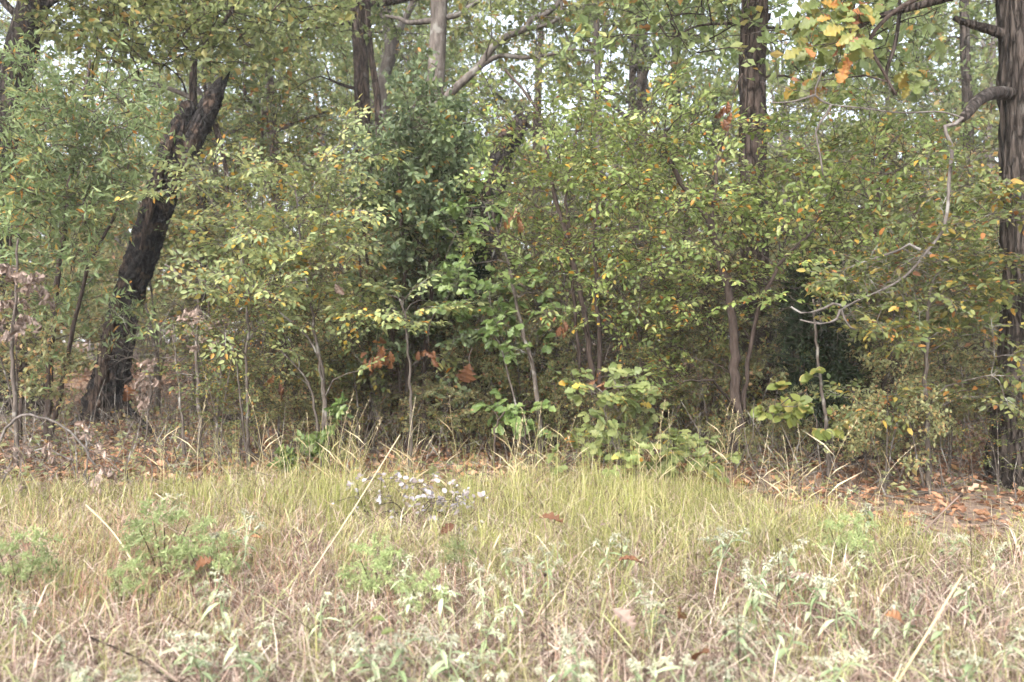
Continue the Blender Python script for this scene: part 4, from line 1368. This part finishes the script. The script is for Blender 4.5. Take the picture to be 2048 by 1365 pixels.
place(PS, shr, 'leafy undergrowth shrub', [(9.2, 'low, just'), (10.8, 'close'), (14, 'a little way'), (19, 'well'), (99, 'far')], 'undergrowth shrubs deep in the wood')
trs = []
for px in np.arange(-150, 2250, 175):
    trs.append((px + rng.uniform(-60, 60), rng.uniform(23, 29), int(rng.integers(4)), rng.uniform(0.9, 1.1)))
for px in np.arange(-150, 2250, 95):
    trs.append((px + rng.uniform(-60, 60), rng.uniform(31, 44), int(rng.integers(4)), rng.uniform(0.95, 1.2)))
trs = [t for t in trs if t[1] > 30 or not any(a < t[0] < b for a, b in ((620, 690), (770, 860), (1880, 1960)))]
place(PT, trs, 'tall yellowing tree', [(30, 'well'), (99, 'far')], 'tall trees of the background wood')


def proto_bare(seed, h):
    rng = np.random.default_rng(seed)
    root = thing('thin_sapling', 'x', 'sapling', (0, 0, 0))
    p = spline(np.array([[0, 0, -0.1], [rng.normal(0, .06), rng.normal(0, .06), h * .4], [rng.normal(0, .15), rng.normal(0, .15), h * .75], [rng.normal(0, .25), rng.normal(0, .25), h]]), 18)
    r = np.linspace(0.022, 0.005, 18)
    a = Acc()
    tube(a, p, r, 6)
    part('stem', a, M['bark_young' if seed % 2 else 'bark_twig'], root)
    T = world_targets(24, (0, 0, h * 0.45), 0.5, 0.5, h * 0.42, rng)
    acc, lv = grow([p], [r], T, 'bare', 0.5, 0.1, rng, thick=0.7, flat=0.8)
    part('branches', acc, M['bark_twig'], root)
    T = world_targets(22, (0, 0, h * 0.5), 0.55, 0.55, h * 0.45, rng)
    acc, lv = grow([p], [r], T, 'open', 0.32, 0.085, rng, thick=0.6)
    part('leafy_twigs', acc, M['bark_twig'], root, True, 'stuff')
    a = Acc()
    leaf_cloud(a, 'lite', *lv)
    part('foliage', a, M['elm_warm' if seed % 2 else 'under'], root, False, 'stuff')
    return root


PB = [remember(proto_bare(221 + k, [2.6, 3.4, 2.0, 3.0][k])) for k in range(4)]
sap = []
for px in np.arange(-40, 2120, 30):
    sap.append((px + rng.uniform(-30, 30), 8.8 + 8 * rng.random() ** 1.5, int(rng.integers(4)), rng.uniform(0.75, 1.2)))
place(PB, sap, 'thin twiggy shaded sapling', [(10.2, 'close'), (13, 'a little way'), (99, 'well')], 'thin saplings in the shade')


def far_wood():
    rng = np.random.default_rng(400)
    a = Acc()
    n = 34000
    x = rng.uniform(-48, 48, n)
    y = rng.uniform(44, 62, n)
    top = 11 + 2.5 * np.sin(x * 0.35) + 2 * np.sin(x * 0.9 + 1) + 1.2 * np.sin(x * 2.3)
    z = gz(x, y) + rng.random(n) ** 0.8 * np.maximum(top, 4)
    pos = np.stack([x, y, z], -1)
    leaf_cloud(a, 'lite', pos, rng.normal(0, 1, (n, 3)), rng.normal(0, 1, (n, 3)) + np.array([0, -0.3, 0.6]), rng.uniform(0.4, 0.85, n))
    tag(link('far_wood', a.mesh('far_wood', M['under'], False)), 'far depth of the wood reading as one green mass', 'wood', None, 'stuff')


far_wood()


# ------------------------------------------------------------------ plants of the clearing
def croton_proto(seed, h, nl, nf):
    rng = np.random.default_rng(seed)
    root = thing('croton_plant', 'x', 'plant', (0, 0, 0))
    n = 9
    t = np.linspace(0, 1, n)
    lean = rng.normal(0, 0.10, 2)
    p = np.stack([lean[0] * t * t + 0.01 * np.sin(t * 9), lean[1] * t * t, t * h], -1)
    a = Acc()
    tube(a, p, np.linspace(0.006, 0.003, n), 5)
    part('stem', a, M['croton'], root)
    tips = [p[-1]]
    for k in range(nf - 1):
        b = p[5 + k % 3]
        az = k * 2.3 + rng.uniform(0, 1)
        e = b + np.array([math.cos(az) * 0.10, math.sin(az) * 0.10, rng.uniform(0.06, 0.15)])
        a = Acc()
        tube(a, spline(np.array([b, (b + e) / 2 + [0, 0, -0.015], e]), 5), np.linspace(0.0035, 0.0025, 5), 4)
        part('side_stem', a, M['croton'], root)
        tips.append(e)
    for k in range(nl):
        f = 0.35 + 0.6 * k / nl
        b = np.array([np.interp(f, t, p[:, c]) for c in range(3)])
        az = k * 2.4 + rng.uniform(-0.4, 0.4)
        leaf_object('lance', M['croton'], root, b, np.array([math.cos(az), math.sin(az), rng.uniform(-0.5, 0.35)]), np.array([-0.2 * math.cos(az), -0.2 * math.sin(az), 1.0]), rng.uniform(0.08, 0.17), wid=rng.uniform(0.8, 1.15))
    for e in tips:
        a = Acc()
        m = 12
        for k in range(m):      # woolly buds
            c = e + rng.normal(0, 0.014, 3) * [1.5, 1.5, 0.8]
            r = rng.uniform(0.005, 0.010)
            v = np.array([[1, 0, 0], [-1, 0, 0], [0, 1, 0], [0, -1, 0], [0, 0, 1], [0, 0, -1]]) * r + c
            a.add(v, None, [[0, 2, 4], [2, 1, 4], [1, 3, 4], [3, 0, 4], [2, 0, 5], [1, 2, 5], [3, 1, 5], [0, 3, 5]])
        k = 9
        az = rng.uniform(0, 6.28, k)
        leaf_cloud(a, 'lance', e + rng.normal(0, 0.008, (k, 3)), np.stack([np.cos(az), np.sin(az), rng.uniform(-0.3, 0.6, k)], -1), np.tile([0, 0, 1.0], (k, 1)), rng.uniform(0.03, 0.055, k))
        part('flower_cluster', a, M['croton_flower'], root, False)
    return root


CP = [remember(croton_proto(501, 0.42, 8, 3)), remember(croton_proto(502, 0.34, 7, 2)), remember(croton_proto(503, 0.5, 9, 4)), remember(croton_proto(504, 0.27, 6, 2)), remember(croton_proto(505, 0.40, 11, 5)), remember(croton_proto(506, 0.31, 5, 1))]
# image positions of the flower heads; the plant stands below them
crot = [(800, 1125, 'grey-green plant with wide drooping leaves left of the silvery shrub, foreground'), (415, 1060, 'single tall grey-green plant rising over reddish grass'), (480, 1030, None), (360, 985, 'grey-green plant near the pale saplings at the wood edge'), (345, 925, 'pale plant flowering against the leaf litter, left'),
        (690, 1185, None), (640, 1190, None), (410, 1160, None), (560, 1290, None), (430, 1320, None), (270, 1335, None), (1000, 1260, None), (950, 1215, None), (890, 1160, None), (970, 1140, None),
        (1100, 1085, None), (1030, 1110, None), (1060, 1140, None), (1185, 1150, None), (1260, 1075, None), (1290, 1170, None), (1310, 1200, None), (1430, 1065, None), (1440, 1055, None), (1505, 1120, None), (1515, 1160, None),
        (1560, 1080, None), (1580, 1095, None), (1620, 1140, 'leafiest of the pale plants right of centre'), (1660, 1160, None), (1690, 980, 'tall pale plant against the litter, right'), (1730, 1000, None), (1710, 1110, None), (1840, 1030, None), (1880, 1060, 'pale flowering plant under the long slanting stalk'), (1900, 1090, None), (1980, 1085, None),
        (1650, 1090, None), (1480, 1210, None), (1320, 1240, None), (1500, 1280, None), (1570, 1240, None), (1170, 1260, None), (1300, 1320, None), (1120, 1335, None), (1450, 1340, None), (1580, 1340, None), (1690, 1180, None), (1820, 1190, None),
        (1940, 1160, None), (2000, 1260, None), (1860, 1330, None), (1930, 1300, None), (1740, 1300, None), (130, 1270, None), (30, 1200, None), (180, 1310, None), (870, 1310, None), (770, 1280, None), (1990, 1180, None), (1760, 1230, None), (1880, 1240, None)]
for k in range(34):
    x = rng.uniform(20, 1100) if k < 22 else rng.uniform(950, 2040)
    crot.append((x, rng.uniform(1150, 1350) if x < 1000 else rng.uniform(1060, 1350), None))
usedc = set()
citems = []
for k, (px, py, lab) in enumerate(crot):
    v = k % 6
    h = [0.46, 0.38, 0.55, 0.30, 0.44, 0.33][v]
    s = float(rng.uniform(0.42, 0.85))
    # distance at which a plant of that height shows its head at this pixel
    D = 5.0
    for _ in range(40):
        D = 0.5 * D + 0.5 * (CAM_Z - float(gz((px - 1024) / FPX * D, D)) - h * s) * FPX / (py - 682.5)
    o = CP[v] if v not in usedc else copy_tree(CP[v])
    usedc.add(v)
    o.location = tuple(on_ground(px, D))
    o.rotation_euler = (float(rng.normal(0, 0.08)), float(rng.normal(0, 0.08)), float(rng.uniform(0, 6.28)))
    o.scale = (s, s, s)
    if lab:
        o["label"] = lab
    else:
        citems.append((o, px, D))
    o["group"] = 'flowering weeds in the clearing'


name_each(citems, 'grey-green cream-headed weed', 'before', [(4.1, 'front row'), (4.8, 'second row'), (99, 'back row')])


def feather_proto(seed):
    rng = np.random.default_rng(seed)
    root = thing('feathery_weed', 'x', 'plant', (0, 0, 0))
    SP, SR = [], []
    for k in range(4):
        a = rng.uniform(0, 6.28)
        p = spline(np.array([[0.02 * math.cos(a), 0.02 * math.sin(a), -0.02], [0.06 * math.cos(a), 0.06 * math.sin(a), 0.16], [0.13 * math.cos(a), 0.13 * math.sin(a), 0.34]]), 8)
        t = Acc()
        tube(t, p, np.linspace(0.004, 0.002, 8), 4)
        part('stem', t, M['bark_brown'], root)
        SP.append(p)
        SR.append(np.linspace(0.004, 0.002, 8))
    T = world_targets(40, (0, 0, 0.26), 0.2, 0.2, 0.15, rng)
    acc, lv = grow(SP, SR, T, 'bushy', 0.09, 0.032, rng, thick=0.25)
    part('branches', acc, M['feather'], root)
    a = Acc()
    leaf_cloud(a, 'narrow', *lv)
    part('foliage', a, M['feather'], root, False, 'stuff')
    return root


FP = remember(feather_proto(521))
for k, (px, D, s, lab) in enumerate([(330, 4.75, 1.1, 'bushiest feathery green weed in the left foreground'), (420, 4.6, 0.8, 'smaller feathery green weed beside the bushiest one'), (760, 4.5, 0.85, 'feathery green weed under orange seed heads, foreground'),
                                     (40, 4.4, 0.9, 'feathery green weed at the bottom left corner'), (250, 4.35, 0.6, 'low feathery weed in front of the bushiest one'), (910, 5.0, 0.5, 'tiny feathery weed at the centre foreground'), (1690, 5.0, 0.8, 'feathery green weed among pale plants at the right'), (850, 4.3, 0.6, 'feathery weed low at the bottom centre')]):
    o = FP if k == 0 else copy_tree(FP)
    o.location = tuple(on_ground(px, D))
    o.rotation_euler = (0, 0, float(rng.uniform(0, 6.28)))
    o.scale = (s, s, s)
    o["label"] = lab
    o["group"] = 'feathery weeds'


def silver_shrub():
    rng = np.random.default_rng(531)
    D = 6.0
    root = thing('silvery_shrub', 'low wilted shrub of silvery lilac-grey leaves in the grass', 'shrub', on_ground(825, D))
    b = np.array(root.location)
    SP, SR = [], []
    for k in range(7):
        e = P(rng.uniform(715, 935), rng.uniform(975, 1040), D + rng.uniform(-0.2, 0.25))
        p = spline(np.array([b + [0, 0, -0.02], (b + e) / 2 + [0, 0, 0.08], e]), 8)
        a = Acc()
        tube(a, p, np.linspace(0.006, 0.003, 8), 5)
        part('stem', a, M['bark_twig'], root)
        SP.append(p)
        SR.append(np.linspace(0.006, 0.003, 8))
    T = region_targets([(825, 1005, 115, 40), (740, 1030, 40, 25, .8), (870, 985, 60, 26), (800, 970, 100, 18, .6), (820, 1010, 170, 60, .35)], 64, D, 0.5, rng, 0.05)
    acc, (pos, d, nr, sz) = grow(SP, SR, T, 'cluster', 0.07, 0.042, rng, thick=0.5)
    part('branches', acc, M['bark_twig'], root)
    for i in rng.permutation(len(pos))[:300]:
        leaf_object('round', M['silver'], root, pos[i], d[i], nr[i] + [0, -0.3, 0], sz[i], wid=0.8)


silver_shrub()


# tall straw stalks, each its own
def stalk_proto(seed, h, lean):
    rng = np.random.default_rng(seed)
    root = thing('grass_stalk', 'x', 'grass', (0, 0, 0))
    n = 10
    t = np.linspace(0, 1, n)
    p = np.stack([lean * h * t ** 1.8, 0.05 * np.sin(t * 3 + seed) * h, h * t * (1 - 0.12 * lean * t)], -1)
    a = Acc()
    tube(a, p, np.linspace(0.0026, 0.0011, n), 4)
    part('stem', a, M['straw'], root)
    for k in range(3):
        b = p[1 + k * 2]
        az = rng.uniform(0, 6.28)
        a = Acc()
        leaf_cloud(a, 'narrow', b[None], np.array([[math.cos(az), math.sin(az), 1.2]]), np.array([[0, 0, 1.0]]), np.array([rng.uniform(0.2, 0.4)]), 0.055)
        part('blade', a, M['straw'], root, False)
    a = Acc()
    k = 12
    f = rng.uniform(0.8, 1.0, k)
    b = np.stack([np.interp(f, t, p[:, c]) for c in range(3)], -1)
    leaf_cloud(a, 'narrow', b, np.array([0, 0, 1.0]) + rng.normal(0, 0.5, (k, 3)), rng.normal(0, 1, (k, 3)), rng.uniform(0.018, 0.032, k))
    part('seed_head', a, M['straw'], root, False)
    return root


SK = [remember(stalk_proto(541, 0.85, 0.08)), remember(stalk_proto(542, 0.75, 0.35)), remember(stalk_proto(543, 0.95, 0.18)), remember(stalk_proto(544, 0.65, 0.55))]
useds = set()
sitems = []
for k in range(80):
    v = k % 4
    px = rng.uniform(250, 1760)
    D = rng.uniform(6.2, 7.6)
    if k < 14:
        px, D = rng.uniform(0, 2048), rng.uniform(4.4, 5.6)
    if px > 1500:
        D = min(D, 6.4)
    o = SK[v] if v not in useds else copy_tree(SK[v])
    useds.add(v)
    o.location = tuple(on_ground(px, D))
    o.rotation_euler = (0, 0, float(rng.uniform(0, 6.28)))
    s = float(rng.uniform(0.55, 1.0)) * (0.7 if k < 14 else 1)
    o.scale = (s, s, s)
    sitems.append((o, px, D))
    o["group"] = 'tall straw grass stalks'


name_each(sitems, 'tall straw stalk', 'before', [(6.0, 'in the foreground'), (6.9, 'mid-grass'), (99, 'at the wood edge')])


def stem_thing(name, label, cat, path, D0, D1, w0, w1, mat, head=None, group=None):
    n = len(path)
    pts = np.array([P(p[0], p[1], D0 + (D1 - D0) * k / (n - 1)) for k, p in enumerate(path)])
    root = thing(name, label, cat, pts[0], group)
    pts = spline(pts, 12)
    a = Acc()
    tube(a, pts, np.linspace(w0, w1, 12), 6)
    part('stem', a, M[mat], root)
    if head:
        r = head
        a = Acc()
        th = np.linspace(0, 2 * math.pi, 9)[:-1]
        ring = [(0.2, -0.9), (0.85, -0.5), (1.0, 0.0), (0.75, 0.6), (0.2, 0.95)]
        v = np.concatenate([np.stack([r * q * np.cos(th), r * q * np.sin(th), np.full(8, r * z)], -1) * (1 + 0.12 * np.sin(th * 4 + z * 5))[:, None] for q, z in ring]) + pts[-1]
        q = [[i * 8 + j, i * 8 + (j + 1) % 8, i * 8 + 8 + (j + 1) % 8, i * 8 + 8 + j] for i in range(4) for j in range(8)]
        a.add(v, q)
        part('seed_head', a, M['seed'], root)


stem_thing('dry_stalk', 'long straight straw stalk slanting up from the bottom right', 'stalk', [(1780, 1390), (1850, 1275), (1925, 1150)], 3.4, 3.75, 0.0062, 0.005, 'straw')
stem_thing('dry_stalk', 'short pale stalk with a bud slanting over the litter at the right', 'stalk', [(1840, 1070), (1885, 1025), (1921, 990)], 5.0, 5.2, 0.006, 0.005, 'dead_pale', 0.017)
stem_thing('dry_stalk', 'bleached stalk lying slantwise at the bottom centre', 'stalk', [(1110, 1385), (1150, 1310), (1190, 1240)], 3.4, 3.8, 0.006, 0.004, 'dead_pale')
stem_thing('dry_stalk', 'long thin straw stalk slanting across the silvery shrub', 'stalk', [(620, 1150), (700, 1030), (800, 870)], 4.5, 5.2, 0.0036, 0.0024, 'straw')
stem_thing('dry_stalk', 'brown bent stalk at the bottom left', 'stalk', [(180, 1275), (280, 1320), (370, 1385)], 3.7, 3.35, 0.004, 0.005, 'bark_brown')
stem_thing('dry_stalk', 'pale slanting stalk in the reddish grass', 'stalk', [(290, 1165), (230, 1070), (172, 1010)], 4.45, 5.0, 0.006, 0.004, 'straw')
seedlab = ['dark round seed head low at the bottom centre', 'dark round seed head in the green grass right of the large rusty leaf', 'dark round seed head in the thatch below the right-hand weeds', 'dark round seed head at the very bottom, right of centre',
           'dark round seed head left of the two lower right-hand ones', 'dark round seed head below the rusty leaf', 'dark round seed head on the feathery weed', 'dark round seed head before the crooked elm stem', 'dark round seed head at the right by the litter']
for k, (px, py) in enumerate([(1085, 1270), (1240, 1030), (1475, 1210), (1290, 1340), (1450, 1265), (1090, 1150), (740, 1270), (1555, 1080), (1940, 1045)]):
    D = 1.02 * FPX / (py - 682.5)
    b = on_ground(px, D)
    by = 682.5 + (CAM_Z - b[2]) * FPX / D
    stem_thing('seed_stalk', seedlab[k], 'seed head', [(px + rng.uniform(-12, 12), by), (px + 3, (by + py) / 2), (px, py)], D, D, 0.002, 0.0015, 'bark_brown', 0.009, 'dark round seed heads in the dry grass')

# big fallen oak leaves caught in the grass
for k, (px, py, size, m, lab) in enumerate([
        (1130, 1052, 0.26, 'dead', 'large rusty oak leaf caught upright in the green grass'), (1236, 1122, 0.20, 'dead', 'dark red-brown curled oak leaf in the grass below the rusty one'),
        (880, 1070, 0.16, 'dead', 'brown oak leaf standing beside the silvery shrub'), (430, 1122, 0.22, 'dead', 'reddish oak leaf lying in the reddish grass'),
        (1390, 1005, 0.24, 'dead', 'brown oak leaves fallen below the pale oak bush'), (1470, 965, 0.2, 'oak_turn', 'yellow-tan fallen oak leaf at the right end of the pale oak bush'),
        (1360, 1222, 0.16, 'dead', 'brown leaf on the thatch at the right of centre'), (1270, 1262, 0.18, 'dead_pale', 'tan oak leaf flat on the thatch, bottom centre'),
        (1420, 1308, 0.18, 'dead', 'brown leaf half hidden in the thatch at the bottom'), (1580, 1155, 0.2, 'dead_pale', 'tan leaf below the leafiest pale plants'),
        (1770, 1230, 0.18, 'dead', 'brown leaf in the grass at the lower right'), (1200, 1050, 0.14, 'dead_pale', 'small tan leaf beside the large rusty oak leaf'),
        (500, 1075, 0.12, 'dead', 'small brown leaf in the grass, left'), (740, 1240, 0.10, 'oak_turn', 'small orange leaf on the feathery weed, upper'), (790, 1262, 0.09, 'oak_turn', 'small orange leaf on the feathery weed, lower')]):
    D = 1.22 * FPX / (py - 682.5)
    rr = np.random.default_rng(600 + k)
    o = leaf_object('oak_curl', M[m], None, P(px, py, D), np.array([rr.normal(0, 1), rr.normal(0, 0.3), rr.uniform(-0.2, 0.5)]), np.array([rr.normal(0, 0.4), rr.uniform(-0.7, 0), 0.8]), size * 0.62, 'fallen_leaf', 1.1)
    tag(o, lab, 'leaf')


def fill_haze():  # added scattering volume that lifts the dark areas of the wood
    a = Acc()
    x0, x1, y0, y1, z0, z1 = -420, 420, -40, 620, -1.5, 24   # round the camera, the wood and the whole ground sheet
    v = [(x, y, z) for x in (x0, x1) for y in (y0, y1) for z in (z0, z1)]
    a.add(v, [[0, 1, 3, 2], [4, 6, 7, 5], [0, 4, 5, 1], [2, 3, 7, 6], [0, 2, 6, 4], [1, 5, 7, 3]])
    m = bpy.data.materials.new('fill_haze')
    m.use_nodes = True
    m.node_tree.nodes.clear()
    o = m.node_tree.nodes.new('ShaderNodeOutputMaterial')
    pv = m.node_tree.nodes.new('ShaderNodeVolumePrincipled')
    pv.inputs['Color'].default_value = (0.9, 0.92, 0.95, 1)
    pv.inputs['Density'].default_value = 0.0011
    m.node_tree.links.new(pv.outputs[0], o.inputs['Volume'])
    tag(link('fill_haze', a.mesh('fill_haze', m)), 'thin pale veil added over wood and clearing to lift the dark areas', 'fill_haze', None, 'stuff')


fill_haze()
